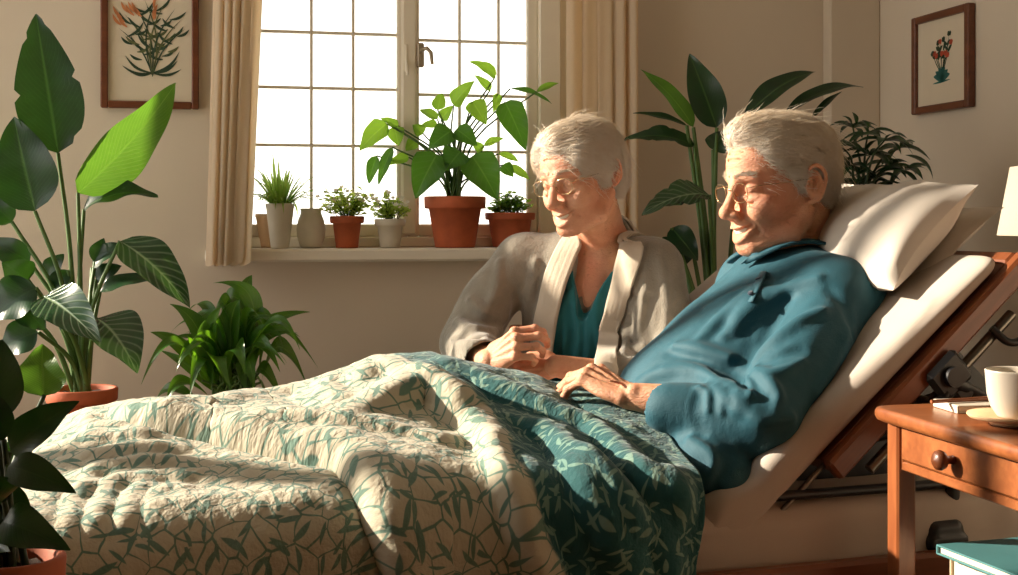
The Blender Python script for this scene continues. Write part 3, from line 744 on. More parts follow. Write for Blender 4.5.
# --- rubber-leaved plant in the near left corner
z1 = 1.28; pc = P(12, 556, z1); PH = .13; base = V(pc.x, pc.y, pc.z-PH)
rub = empty('rubber_plant', base, 'dark glossy-leaved plant in a terracotta pot in the lower left foreground', 'plant')
pot(rub, base, .050, PH, M['terra'], .026, .78); stand(base, base.z, 'round wooden stand under the dark plant in the lower left corner', .10)
ft = pc+V(0, 0, -.012)
sp = [
 (44, 396, 43, 344, 66, .12, .12, (-.2, -1, .15), .05, dict(mat=M['leaf_bright'], shape='ovate', cup=.08)),
 (-6, 425, 2, 340, 58, -.05, .0, (.2, -1, .1), .04, {}),
 (10, 452, 79, 401, 44, -.02, -.02, (-.1, -.95, .4), .08, {}),
 (8, 466, 76, 493, 38, -.06, -.08, (.1, -.9, .5), .12, {}),
 (2, 522, 70, 550, 46, -.06, -.1, (.1, -.9, .45), .16, {}),
 (4, 440, -24, 380, 40, -.05, -.05, (.3, -1, .1), .05, {}),
 (4, 500, -30, 470, 44, -.05, -.1, (.2, -1, .3), .1, {}),
 (6, 470, 34, 430, 34, .08, .1, (.2, -1, .2), .1, {}),
 (2, 540, -30, 548, 40, -.05, -.1, (.2, -1, .4), .1, {}),
 (0, 490, 34, 520, 34, .02, .02, (.1, -1, .3), .1, {}),
 (0, 470, -6, 430, 30, .0, .05, (.1, -1, .3), .1, {})]
leafset(rub, M['leaf_dark'], M['stem_dark'], sp, z1, 1, ft, .0035, nv=16, bend=.1, seed=31)

# --- peace lily below the window
z2 = 3.08; pc = P(232, 404, z2); PH = .16; base = V(pc.x, pc.y, pc.z-PH)
lily = empty('peace_lily', base, 'bushy strap-leaved plant standing below the window beyond the foot of the bed', 'plant')
pot(lily, base, .09, PH, M['terra'], .03, .74); stand(base, base.z, 'round wooden stand hidden behind the bed under the strap-leaved plant')
ft = pc+V(0, 0, -.01); rs = random.Random(12); sb = MB()
tips = [(213, 283, 250, 300, 20), (252, 275, 243, 305, 20), (310, 312, 268, 330, 20), (170, 304, 196, 330, 22), (318, 368, 275, 330, 20), (141, 385, 172, 345, 14), (150, 332, 180, 350, 18), (285, 352, 262, 318, 18),
        (300, 350, 275, 325, 16), (308, 388, 280, 350, 24), (268, 345, 232, 300, 22), (205, 350, 222, 305, 22), (176, 372, 190, 352, 22), (152, 412, 170, 392, 16), (166, 408, 180, 385, 16), (284, 405, 262, 372, 20), (270, 412, 255, 380, 18),
        (240, 300, 232, 325, 26), (222, 306, 215, 335, 24), (205, 320, 205, 345, 24), (262, 322, 250, 345, 26), (228, 345, 226, 320, 24), (248, 350, 240, 320, 22), (190, 395, 200, 360, 20), (232, 392, 215, 360, 22), (212, 388, 214, 362, 22), (255, 392, 248, 362, 22), (280, 372, 258, 345, 20),
        (187, 336, 200, 360, 16), (298, 333, 262, 345, 12), (160, 350, 192, 372, 14), (274, 318, 250, 325, 16), (240, 330, 240, 352, 24), (220, 330, 222, 352, 24), (200, 372, 212, 350, 20), (245, 375, 238, 350, 22)]
for k in range(26):
    a = -1.25+2.5*k/25+rs.uniform(-.08, .08); R_ = rs.uniform(48, 84); mx = 232+R_*.55*math.sin(a); my = 345-R_*.42*math.cos(a)+rs.uniform(-8, 14); tips.append((232+R_*math.sin(a)*1.05, my+rs.uniform(2, 40)*abs(math.sin(a))-8*math.cos(a), mx, my, rs.uniform(9, 15)))
for k, (tx, ty, mx, my, w) in enumerate(tips):
    dz = rs.uniform(-.16, .12); tip = P(tx, ty, z2+dz); mid = P(mx, my, z2+dz*.6); f = ft+V(rs.uniform(-.04, .04), rs.uniform(-.03, .03), 0)
    b0 = f*.55+mid*.45; ctl = mid*2-(b0+tip)*.5+V(0, 0, .012); b = MB(); n = V(rs.uniform(-.4, .4)+(tip.x-mid.x)*3, -.8+rs.uniform(-.2, .2), .9)
    
    leaf(b, b0, tip, (w-1)*z2/F, n, .02, .18, .02, 'lance', 6, 18, k, ctrl=ctl); b.build('leaf', M['leaf_bright'] if (ty < 330 and k % 2) else M['leaf_lily'], lily)  # upper leaves get a brighter green: lit tops put into the colour
    stem(sb, [f, (f+b0)/2+V(0, 0, .02), b0], .004, .0028)
sb.build('stem', M['stem'], lily)

# --- window sill row
def sill(px, off): a = (px-CX)/F; n = N1+off; t = n/(RN.y+RN.x*a); return V(a*t, t, WZ0+.0008)
def tuft(root, c, n, L, w, mat, seed, spread=1.0, droop=.4, name='foliage', part='leaf', up=1.0):
    rs = random.Random(seed); b = MB()
    for k in range(n):
        a = rs.random()*2*PI; e = rs.uniform(.15, 1)*spread; l = L*rs.uniform(.6, 1.1); d = V(math.cos(a)*e, math.sin(a)*e, up).normalized()
        p = c+V(math.cos(a), math.sin(a), 0)*.008; m_ = p+d*l*.6; q = m_+(d*V(1, 1, .2)).to_3d()*0 + V(d.x, d.y, d.z-droop*rs.uniform(.6, 2.2)*e)*l*.45
        pts = bez(p, p+d*l*.75, q, 9); rows = []; s = d.cross(V(0, 0, 1)).normalized() if d.z < .98 else V(1, 0, 0)
        for i, x in enumerate(pts):
            t = i/8; hw = w*.5*(1-t**2.5)*min(1, .5+t*3); rows.append([x-s*hw, x+V(0, 0, -.15*w), x+s*hw])
        b.grid(rows)
    return b.build(name, mat, root)
c = sill(280, -.010); pp = empty('spider_plant', c, 'grassy plant in a tall cream pot, leftmost on the window sill', 'plant', )
pot(pp, c, .040, .122, M['pot_white'], .012, .62, 0)
tuft(pp, c+V(0, 0, .105), 95, .150, .009, M['leaf_grass'], 5, 1.15, .9)
c = sill(269, .085); e = tag(MB(), None) if False else None
b = MB(); b.lathe([(0, 0), (.022, 0), (.024, .003), (.036, .082), (.038, .084), (.038, .094), (.035, .094), (.033, .083), (.02, .01), (0, .01)], (0, 0, 0), 40)
tag(b.build('flower_pot', M['pot_beige'], None, Matrix.Translation(c)), 'small empty tan pot half hidden behind the tall cream pot on the sill', 'pot')
c = sill(311, .02); b = MB(); b.lathe([(0, 0), (.026, 0), (.030, .004), (.039, .035), (.040, .052), (.036, .075), (.029, .094), (.028, .102), (.031, .108), (.029, .109), (.025, .102), (.026, .092), (.034, .07), (.037, .05), (.028, .01), (0, .008)], (0, 0, 0), 48)
tag(b.build('vase', M['pot_white'], None, Matrix.Translation(c)), 'empty round-bellied cream vase on the window sill beside the tall cream pot', 'vase')
def herb(c, R, H, mat, label, seed, n, ht, wd, w, lm, nm='potted_herb', flowers=True, taper=.66):
    root = empty(nm, c, label, 'plant'); pot(root, c, R, H, mat, .020, taper, .005)
    rs = random.Random(seed); b = MB(); sb = MB(); fb = MB(); cc = c+V(0, 0, H-.012)
    for k in range(n):
        a = rs.random()*2*PI; r = wd*rs.random()**.6; h = ht*rs.uniform(.35, 1)*(1-.35*(r/wd)**2); tip = cc+V(r*math.cos(a), r*math.sin(a)*.8, h); f = cc+V(rs.uniform(-.4, .4)*R, rs.uniform(-.4, .4)*R, 0)
        stem(sb, [f, f*.5+tip*.5+V(0, 0, h*.15), tip], .0009, .0006, 4, 2)
        for q in range(5):
            ang = rs.random()*2*PI; L = w*rs.uniform(.7, 1.3); t = rs.uniform(.5, 1); p = f*(1-t)+tip*t; d = V(math.cos(ang), math.sin(ang), rs.uniform(-.3, .7)).normalized()
            leaf(b, p, p+d*L, L*.62, V(rs.uniform(-.5, .5), rs.uniform(-1, 0), 1), .1, .1, 0, 'ovate', 2, 5, k)
        if flowers and k % 3 == 0:
            p = tip+V(0, 0, .004); fb = MB()
            for q in range(5):
                ang = q*2*PI/5+k; d = V(math.cos(ang), math.sin(ang)*.6, math.sin(ang)*.7+.3); leaf(fb, p, p+d*.008, .006, V(0, -1, .5), .05, .05, 0, 'ovate', 2, 4, k)
            fb.build('flower', M['petal'], root)
    b.build('foliage', lm, root); sb.build('stem', M['stem'], root)
M['petal'] = m_leaf('white_petal', (220, 212, 190), (236, 230, 212), (236, 230, 212), .6, .4, (240, 235, 220), 0, 0)
herb(sill(347, .01), .047, .088, M['terra'], 'small leafy herb with pale flowers in a terracotta pot beside the cream vase', 4, 70, .098, .082, .019, M['leaf_herb'])
herb(sill(390, .01), .043, .080, M['pot_white'], 'small pale flowering herb in a little cream pot left of the big green plant', 7, 64, .092, .062, .017, M['leaf_herb'])
c = sill(510, .02); herb(c, .071, .098, M['terra'], 'small bushy green plant in a wide terracotta pot next to the woman\'s head', 17, 80, .080, .062, .017, M['leaf_phil'], 'potted_shrublet', False, .70)
c = sill(455, -.005); phil = empty('large_sill_plant', c, 'big heart-leaved plant in a terracotta pot in the middle of the window sill', 'plant')
pot(phil, c, .086, .143, M['terra'], .034, .66, .006)
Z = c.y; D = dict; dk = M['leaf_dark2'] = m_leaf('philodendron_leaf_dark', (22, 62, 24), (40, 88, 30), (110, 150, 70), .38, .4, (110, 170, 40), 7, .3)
sp = [
 (418, 76, 343, 33, 44, .0, -.02, (.1, -.8, .6), .10, {}), (404, 114, 358, 72, 28, 0, 0, (.2, -1, .3), .08, {}), (298, 158, 360, 88, 54, -.02, -.04, (-.3, -.9, .3), .08, {}), (252, 172, 264, 124, 40, 0, .04, (0, -1, .2), .08, {}),
 (262, 200, 296, 160, 36, 0, 0, (0, -1, .3), .08, {}), (252, 200, 200, 172, 36, .0, .05, (0, -.8, .6), .08, D(shape='ovate')), (250, 212, 200, 220, 26, .02, .02, (0, -1, .3), .08, {}), (352, 148, 392, 216, 60, -.03, -.05, (.1, -1, .2), .06, {}), (426, 126, 412, 180, 28, 0, 0, (.3, -1, 0), .05, {}),
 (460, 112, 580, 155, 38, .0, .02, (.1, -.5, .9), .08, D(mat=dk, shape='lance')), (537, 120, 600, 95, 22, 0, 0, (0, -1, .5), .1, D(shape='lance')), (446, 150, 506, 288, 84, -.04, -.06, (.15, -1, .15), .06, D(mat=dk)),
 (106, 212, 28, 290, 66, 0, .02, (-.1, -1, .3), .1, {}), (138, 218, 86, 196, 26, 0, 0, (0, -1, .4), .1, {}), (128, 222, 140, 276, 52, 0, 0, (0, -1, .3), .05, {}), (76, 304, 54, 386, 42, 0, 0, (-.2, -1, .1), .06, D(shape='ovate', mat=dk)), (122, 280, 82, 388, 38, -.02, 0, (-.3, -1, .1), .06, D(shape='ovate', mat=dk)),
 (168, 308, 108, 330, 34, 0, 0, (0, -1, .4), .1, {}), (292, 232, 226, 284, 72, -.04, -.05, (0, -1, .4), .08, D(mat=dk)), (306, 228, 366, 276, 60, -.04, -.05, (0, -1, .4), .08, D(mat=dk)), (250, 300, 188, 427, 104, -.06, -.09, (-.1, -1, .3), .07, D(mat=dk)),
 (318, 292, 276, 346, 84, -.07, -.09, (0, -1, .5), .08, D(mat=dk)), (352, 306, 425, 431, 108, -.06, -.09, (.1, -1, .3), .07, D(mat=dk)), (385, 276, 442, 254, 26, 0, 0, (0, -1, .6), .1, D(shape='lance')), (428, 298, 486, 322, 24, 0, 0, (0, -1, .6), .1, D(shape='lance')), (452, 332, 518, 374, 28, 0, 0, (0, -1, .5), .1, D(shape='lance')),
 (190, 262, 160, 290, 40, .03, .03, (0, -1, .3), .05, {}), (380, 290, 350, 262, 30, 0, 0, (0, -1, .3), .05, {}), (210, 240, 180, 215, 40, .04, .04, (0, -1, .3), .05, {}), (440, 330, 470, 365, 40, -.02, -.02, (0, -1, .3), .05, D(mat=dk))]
leafset(phil, M['leaf_phil'], M['stem'], sp, Z, 2.876, c+V(0, 0, .13), .0028, 'heart', (350, 50), nv=14, bend=.25, seed=9)

# --- tall plant behind the couple
z3 = 3.15; pc = P(716, 420, z3); PH = .22; base = V(pc.x, pc.y, pc.z-PH)
tr = empty('tall_arching_plant', base, 'tall plant with long arching leaves in the back between the woman and the man', 'plant')
pot(tr, base, .13, PH, M['terra'], .03, .74); stand(base, base.z, 'round wooden stand under the tall plant in the back', .115)
sp = [
 (156, 186, 44, 63, 52, 0, .0, (.35, -.8, .45), .08, dict(mat=M['leaf_bright'])), (206, 187, 148, 30, 84, 0, .04, (-.1, -1, .2), .05, dict(wave=.03)), (264, 168, 416, 68, 56, .0, .05, (-.3, -.75, .6), .12, dict(shape='lance', wave=.03)),
 (350, 158, 518, 100, 40, .05, .1, (-.1, -.6, .8), .12, dict(shape='lance')), (408, 168, 472, 110, 18, .05, .1, (-.1, -.6, .8), .06, dict(shape='lance', nostem=True)), (142, 182, 28, 156, 24, 0, 0, (0, -.6, .8), .06, dict(shape='lance')),
 (158, 226, 4, 216, 60, 0, .0, (0, -.7, .8), .14, dict(wave=.05, split=7)), (198, 234, 226, 192, 52, 0, 0, (0, -1, .2), .04, dict(shape='heart')), (190, 330, 46, 372, 78, -.04, -.1, (0, -.75, .7), .14, dict(wave=.05, split=8, mat=M['leaf_vein'])),
 (110, 400, 166, 470, 62, -.02, -.05, (0, -1, .2), .05, {}), (150, 420, 100, 500, 60, 0, 0, (0, -1, .2), .05, {}), (130, 450, 90, 420, 40, .1, .1, (0, -1, .2), .05, {}), (300, 240, 330, 160, 40, .1, .1, (0, -1, .3), .05, {})]
leafset(tr, M['leaf_big'], M['stem'], sp, z3, 2.13, pc+V(0, 0, -.02), .0062, 'ovate', (620, 40), nv=20, bend=.05, seed=2)

# --- dark bushy plant in the right corner
z4 = 3.15; pc = P(862, 192, z4); PH = .16; base = V(pc.x, pc.y, pc.z-PH)
dkp = empty('umbrella_plant', base, 'dark narrow-leaved plant in the right corner behind the pillow', 'plant')
M['pot_green'] = simple('green_glaze', (78, 96, 60), .35, .08)
pot(dkp, base, .095, PH, M['pot_green'], .02, .78, 0); stand(base, base.z, 'tall wooden stand in the right corner behind the bed head')
rs = random.Random(23); sb = MB(); cc = pc+V(0, 0, -.01); lb = []
tops = [(853, 122), (868, 128), (840, 140), (884, 135), (900, 142), (905, 165), (915, 185), (890, 160), (870, 150), (850, 160), (836, 165), (876, 172), (895, 182), (860, 178), (845, 182), (882, 190)]
for k, (tx, ty) in enumerate(tops):
    hub = P(tx, ty+6, z4+rs.uniform(-.08, .08)); stem(sb, [cc+V(rs.uniform(-.02, .02), rs.uniform(-.02, .02), 0), cc*.5+hub*.5+V(0, 0, .03), hub], .0035, .002)
    for q in range(8):
        a = 2*PI*q/8+rs.random()*.5; L = rs.uniform(.05, .085); d = V(math.cos(a), math.sin(a)*.7, rs.uniform(-.3, .5)).normalized(); b = MB()
        leaf(b, hub, hub+d*L, .022, V(0, -.5, 1), .12, .1, 0, 'lance', 4, 7, q, tipdrop=.25); lb.append(b)
for (p, q, w) in [((905, 155), (933, 180), .022), ((900, 170), (918, 192), .02), ((888, 140), (908, 143), .02), ((852, 126), (842, 116), .014), ((856, 124), (852, 112), .014), ((868, 130), (862, 120), .016)]:
    b = MB(); leaf(b, P(*p, z4-.05), P(*q, z4-.05), w, V(0, -.6, 1), .2, .1, 0, 'lance', 4, 9, 1); lb.append(b)
f = MB()
for b in lb:
    o = len(f.v); f.v += b.v; f.f += [[i+o for i in x] for x in b.f]; f.uv += b.uv; f.sm += b.sm; f.mi += b.mi
f.build('foliage', M['leaf_dark'], dkp); sb.build('stem', M['stem_dark'], dkp)
# ------------------------------------------------------------------ bedside table (room frame)
NR, NN, NH = .950, 1.70, .713
ns = empty('nightstand', room(NR+.2, NN-.2, 0), 'honey wooden bedside table with one small drawer in the right foreground', 'nightstand')
NW, ND = .40, .44      # r extent, n extent
def nb(lo, hi, bev=.003): b = MB(); b.box(lo, hi, bev=bev); return b
sc = Sculpt()
b = MB(); top = []
r_ = .03
for (x, y) in ((NR-.02+r_, NN+.02-r_), (NR-.02+r_, NN-ND-.02+r_), (NR+NW+.02-r_, NN-ND-.02+r_), (NR+NW+.02-r_, NN+.02-r_)):
    k0 = len(top)//7
    for i in range(7):
        a = math.radians([90, 180, 270, 0][k0]+90*i/6); top.append((x+r_*math.cos(a), y+r_*math.sin(a)))
cxm, cym = NR+NW/2, NN-ND/2
rows = []
for (z, ins) in ((NH-.020, .008), (NH-.017, .002), (NH-.012, 0), (NH-.005, 0), (NH-.001, .002), (NH, .006)):
    rows.append([V(x+(cxm-x)/abs(cxm-x)*ins, y+(cym-y)/abs(cym-y)*ins, z) for (x, y) in top])
b.grid(rows, closeu=True); b.add(rows[-1], [list(range(28))], None, False); b.add(rows[0], [list(range(28))[::-1]], None, False)
b.build('tabletop', M['wood'], ns, ROOM_M)
lg = .030
for (r, n) in ((NR, NN-lg), (NR, NN-ND), (NR+NW-lg, NN-lg), (NR+NW-lg, NN-ND)): nb((r, n, 0), (r+lg, n+lg, NH-.019), .003).build('leg', M['wood_v'], ns, ROOM_M)
a0, a1 = .627, NH-.019
b = MB(); b.box((NR+.006, NN-ND+lg, a0), (NR+.02, NN-lg, .640), bev=.002); b.box((NR+.006, NN-ND+lg, .694), (NR+.02, NN-lg, a1), bev=.002); b.box((NR+.006, NN-ND+lg, a0), (NR+.02, NN-lg-.29, a1), bev=.002)
b.box((NR+.006, NN-lg-.004, a0), (NR+.02, NN-lg, a1), bev=.001)
b.build('apron', M['wood'], ns, ROOM_M)
nb((NR+lg, NN-.018, a0), (NR+NW-lg, NN-.004, a1)).build('apron', M['wood'], ns, ROOM_M); nb((NR+lg, NN-ND+.004, a0), (NR+NW-lg, NN-ND+.018, a1)).build('apron', M['wood'], ns, ROOM_M)
nb((NR+NW-.02, NN-ND+lg, a0), (NR+NW-.006, NN-lg, a1)).build('apron', M['wood'], ns, ROOM_M)
dr = nb((NR+.001, NN-lg-.287, .6425), (NR+.016, NN-lg-.007, .6915), .003).build('drawer', M['wood'], ns, ROOM_M)
kc = V(NR+.001, NN-lg-.140, .667)
b = MB(); b.lathe([(0, 0), (.006, 0), (.0055, .006), (.006, .010), (.0115, .014), (.0135, .019), (.0125, .024), (.008, .0275), (0, .029)], (0, 0, 0), 28)
ko = b.build('knob', M['frame'], dr, ROOM_M @ Matrix.Translation(kc) @ Matrix.Rotation(-PI/2, 4, 'Y')); ko['label'] = 'dark turned drawer knob'
nb((NR+.004, NN-ND+.006, .385), (NR+NW-.004, NN-.006, .402)).build('shelf', M['wood'], ns, ROOM_M)
# cup and saucer
cup = P(1017, 412, 1.70); cup.z = NH
b = MB(); b.lathe([(0, .004), (.030, .0045), (.054, .009), (.057, .0125), (.0565, .0145), (.030, .0095), (0, .009)], (0, 0, 0), 56); b.lathe([(.0, 0), (.028, 0), (.030, .0045)], (0, 0, 0), 56)
o = b.build('saucer', M['pot_beige'], None, Matrix.Translation(cup+V(-.006, 0, .0005))); tag(o, 'round tan saucer under the white cup on the bedside table', 'saucer')
cr = empty('cup', cup+V(0, 0, .0105), 'white ceramic cup on the saucer at the right edge', 'cup')
b = MB(); b.lathe([(0, 0), (.024, 0), (.026, .003), (.033, .014), (.0375, .030), (.040, .060), (.0402, .0615), (.0385, .0625), (.037, .060), (.0345, .030), (.028, .014), (0, .007)], (0, 0, 0), 64)
b.build('bowl', M['mug'], cr, cr.matrix_world)
b = MB(); b.tube(crom([(.037, .0, .048), (.055, 0, .050), (.062, 0, .036), (.054, 0, .020), (.034, 0, .017)], 6), .0042, 12); b.build('handle', M['mug'], cr, cr.matrix_world)
# phone and notebook
c = P(958, 406, 1.84); c.z = NH
Mx = Matrix.Translation(c+V(.03, 0, .0005)) @ Matrix.Rotation(math.radians(8), 4, 'Z')
nbk = tag(bpy.data.objects.new('notebook', None), 'small cream notebook lying behind the cup on the bedside table', 'notebook'); COL.objects.link(nbk); nbk.matrix_world = Mx
b = MB(); b.box((-.048, -.034, .0022), (.046, .034, .0088), bev=.0006); b.build('pages', M['paper'], nbk, Mx)
b = MB(); b.box((-.05, -.036, 0), (.048, .036, .002), bev=.0008); b.box((-.05, -.036, .009), (.048, .036, .011), bev=.0008); b.box((-.0515, -.036, .0), (-.0495, .036, .011), bev=.0008); b.build('cover', M['pot_white'], nbk, Mx)
o = MB(); o.tube([V(-.075, -.012, .015), V(.03, .006, .015)], [.0026, .0034], 10); pe = o.build('pencil', M['wood'], None, Matrix.Translation(c+V(.025, -.002, .0)) @ Matrix.Rotation(math.radians(10), 4, 'Z')); tag(pe, 'thin pencil lying across the notebook on the bedside table', 'pencil')
# books on the lower shelf
M['bk_cream'] = simple('cream_book', (196, 178, 146), .7, .05); M['bk_brown'] = simple('brown_book', (120, 84, 58), .6, .08); M['bk_teal'] = simple('teal_book', (70, 120, 122), .5, .06)
def book(x, z, L, W, T_, rot, mat_, label, name='book'):
    Mx = ROOM_M @ Matrix.Translation(V(NR+.215+x, NN-.235, z)) @ Matrix.Rotation(rot, 4, 'Z')
    r = bpy.data.objects.new(name, None); COL.objects.link(r); r.matrix_world = Mx; tag(r, label, 'book', 'books on the shelf of the bedside table')
    b = MB(); b.box((-L/2+.004, -W/2+.004, .003), (L/2-.004, W/2-.006, T_-.003)); b.build('pages', M['paper'], r, Mx)
    b = MB(); b.box((-L/2, -W/2, 0), (L/2, W/2, .0028), bev=.001); b.box((-L/2, -W/2, T_-.0028), (L/2, W/2, T_), bev=.001); b.box((-L/2, W/2-.004, .001), (L/2, W/2, T_-.001), bev=.001); b.build('cover', mat_, r, Mx)
book(0, .4025, .28, .36, .040, .03, M['bk_brown'], 'brown book at the bottom of the stack under the bedside table')
book(-.01, .443, .29, .35, .036, -.05, M['bk_cream'], 'thick cream book in the middle of the stack under the bedside table')
book(-.005, .4795, .28, .36, .034, .04, M['bk_cream'], 'cream book directly beneath the teal one under the bedside table')
book(-.01, .514, .30, .37, .014, .08, M['bk_teal'], 'slim teal book on top of the stack under the bedside table')
# lamp and its little table behind the head of the bed
lc = V(1.10, 2.50, 0)
tb = empty('side_table', lc, 'plain wooden side table behind the bed head carrying the lamp', 'table')
TM = Matrix.Translation(lc) @ Matrix.Rotation(TH, 4, 'Z')
b = MB(); b.box((-.15, -.15, .58), (.15, .15, .60), bev=.004); b.build('tabletop', M['wood'], tb, TM)
for sx in (-1, 1):
    for sy in (-1, 1): b = MB(); b.box((sx*.13-.015, sy*.13-.015, 0), (sx*.13+.015, sy*.13+.015, .581), bev=.003); b.build('leg', M['wood_v'], tb, TM)
lo = empty('table_lamp', lc+V(0, 0, .60), 'table lamp with a white cone shade at the right edge of the view', 'lamp')
LM = lo.matrix_world
b = MB(); b.lathe([(0, 0), (.07, 0), (.07, .012), (.03, .022), (.045, .08), (.06, .14), (.045, .21), (.015, .26), (.010, .36), (0, .36)], (0, 0, 0), 40); b.build('base', M['pot_white'], lo, LM)
M['shade'] = m_curtain('lamp_shade_fabric', (184, 174, 156), .2)
b = MB(); b.lathe([(.152, .352), (.128, .485), (.1265, .485), (.1505, .352), (.152, .352)], (0, 0, 0), 64); b.tube([V(-.127, 0, .475), V(.127, 0, .475)], .0015, 6); b.tube([V(0, 0, .35), V(0, 0, .475)], .002, 6)
b.build('shade', M['shade'], lo, LM)
# the chair the woman sits on
wc = V(.15, 3.03, 0)
ch = empty('wooden_chair', wc, 'plain wooden chair behind the bed on which the woman sits', 'chair')
CM = Matrix.Translation(wc) @ Matrix.Rotation(math.radians(-15), 4, 'Z')
b = MB(); b.box((-.21, -.2, .405), (.21, .2, .43), bev=.008); b.build('seat', M['wood'], ch, CM)
for sx in (-1, 1):
    for sy in (-1, 1): b = MB(); b.box((sx*.19-.016, sy*.18-.016, 0), (sx*.19+.016, sy*.18+.016, .406), bev=.003); b.build('leg', M['wood_v'], ch, CM)
b = MB(); b.box((-.2, .165, .43), (-.17, .195, .72), bev=.004); b.box((.17, .165, .43), (.2, .195, .72), bev=.004); b.box((-.2, .168, .62), (.2, .19, .72), bev=.006); b.build('backrest', M['wood'], ch, CM)
# ------------------------------------------------------------------ the quilt
def leafmask(t, uv, scale, L, W, off, jit=1.0):
    mp = t.new('ShaderNodeMapping'); t.l(uv, mp.inputs[0]); mp.inputs['Location'].default_value = off; mp.inputs['Scale'].default_value = (scale,)*3
    vo = t.new('ShaderNodeTexVoronoi'); vo.voronoi_dimensions = '2D'; vo.inputs['Scale'].default_value = 1.0; t.l(mp.outputs[0], vo.inputs['Vector']); vo.inputs['Randomness'].default_value = jit
    sb = t.new('ShaderNodeVectorMath'); sb.operation = 'SUBTRACT'; t.l(mp.outputs[0], sb.inputs[0]); t.l(vo.outputs['Position'], sb.inputs[1])
    s1 = t.new('ShaderNodeSeparateXYZ'); t.l(sb.outputs[0], s1.inputs[0]); sc_ = t.new('ShaderNodeSeparateColor'); t.l(vo.outputs['Color'], sc_.inputs[0])
    an = t.math('MULTIPLY', sc_.outputs[0], 2*PI); c = t.math('COSINE', an); s_ = t.math('SINE', an); x, y = s1.outputs[0], s1.outputs[1]
    a = t.math('ADD', t.math('MULTIPLY', x, c), t.math('MULTIPLY', y, s_)); b = t.math('SUBTRACT', t.math('MULTIPLY', y, c), t.math('MULTIPLY', x, s_))
    q = t.math('DIVIDE', a, L); w = t.math('MULTIPLY', t.math('SUBTRACT', 1.0, t.math('MULTIPLY', q, q)), W)
    # a slight bend in every leaf
    b2 = t.math('ADD', b, t.math('MULTIPLY', t.math('MULTIPLY', q, q), t.math('MULTIPLY', t.math('SUBTRACT', sc_.outputs[1], .5), .22)))
    return t.math('MULTIPLY', t.math('SUBTRACT', w, t.math('ABSOLUTE', b2)), 30.0, clamp=True)
def m_quilt():
    t = NT('quilt_cotton'); uv = t.new('ShaderNodeUVMap').outputs[0]
    at = t.new('ShaderNodeAttribute'); at.attribute_name = 'side'
    ns_ = t.new('ShaderNodeTexNoise'); t.l(uv, ns_.inputs['Vector']); ns_.inputs['Scale'].default_value = 14; ns_.inputs['Detail'].default_value = 2
    dv = t.new('ShaderNodeVectorMath'); dv.operation = 'MULTIPLY_ADD'; t.l(ns_.outputs['Color'], dv.inputs[0]); dv.inputs[1].default_value = (.022,)*3; t.l(uv, dv.inputs[2])
    vo = t.new('ShaderNodeTexVoronoi'); vo.voronoi_dimensions = '2D'; vo.feature = 'DISTANCE_TO_EDGE'; vo.inputs['Scale'].default_value = 35; t.l(dv.outputs[0], vo.inputs['Vector'])
    wd = t.math('MULTIPLY_ADD', t.noise(uv, 40, 1), .085, .0)
    line = t.math('MULTIPLY', t.math('SUBTRACT', t.math('ADD', wd, .012), vo.outputs['Distance']), 35.0, clamp=True)
    lf = t.math('MAXIMUM', leafmask(t, uv, 26, .50, .12, (3.1, 1.7, 0)), leafmask(t, uv, 30, .45, .10, (7.3, 4.2, 0)))
    line = t.math('MAXIMUM', line, lf)
    n = t.noise(uv, 6, 3)
    cream = t.ramp(n, [(.3, srgb(184, 176, 154)), (.7, srgb(198, 190, 168))]); green = t.ramp(n, [(.3, srgb(88, 122, 110)), (.7, srgb(114, 140, 124))])
    ca = t.mix(line, cream, green)
    m2 = t.math('MAXIMUM', t.math('MAXIMUM', leafmask(t, uv, 36, .44, .12, (0, 0, 0)), leafmask(t, uv, 44, .40, .11, (5.2, 9.1, 0))), leafmask(t, uv, 32, .44, .08, (2.5, 6.6, 0)))
    teal = t.ramp(n, [(.3, srgb(18, 74, 78)), (.7, srgb(30, 90, 90))]); lt = t.ramp(n, [(.3, srgb(84, 124, 116)), (.7, srgb(126, 152, 136))])
    cb = t.mix(m2, teal, lt)
    t.base(t.mix(at.outputs['Fac'], ca, cb)); t.set(Roughness=.92); t.b.inputs['Sheen Weight'].default_value = .15
    w1 = t.noise(uv, 95, 4, .65); w2 = t.noise(uv, 34, 3, .6)
    h = t.math('ADD', t.math('MULTIPLY', w1, .5), t.math('MULTIPLY', w2, 1.2)); t.bump(h, .55, .010); return t.m
M['quilt'] = m_quilt()
QUF = UF-.015; QU1 = -.050; QW = BW
def q_amp(u): return np.interp(u, [-1.05, -.98, -.9, -.83, -.72, -.62, -.5, -.42, -.33, -.22, -.12, -.04], [.0, .03, .068, .074, .058, .070, .112, .138, .142, .104, .086, .082])
def q_H(u, v):
    sg = np.where(v < np.interp(u, [-.3, -.1], [.47, .40]), np.interp(u, [-1, -.5, -.3, -.1], [.30, .25, .25, .27]), np.interp(u, [-.4, -.2], [.20, .15]))
    return .598+q_amp(u)*np.exp(-((v-np.interp(u, [-.3, -.1], [.47, .40]))/sg)**2*1.0)+.006*np.sin(u*9+v*5)
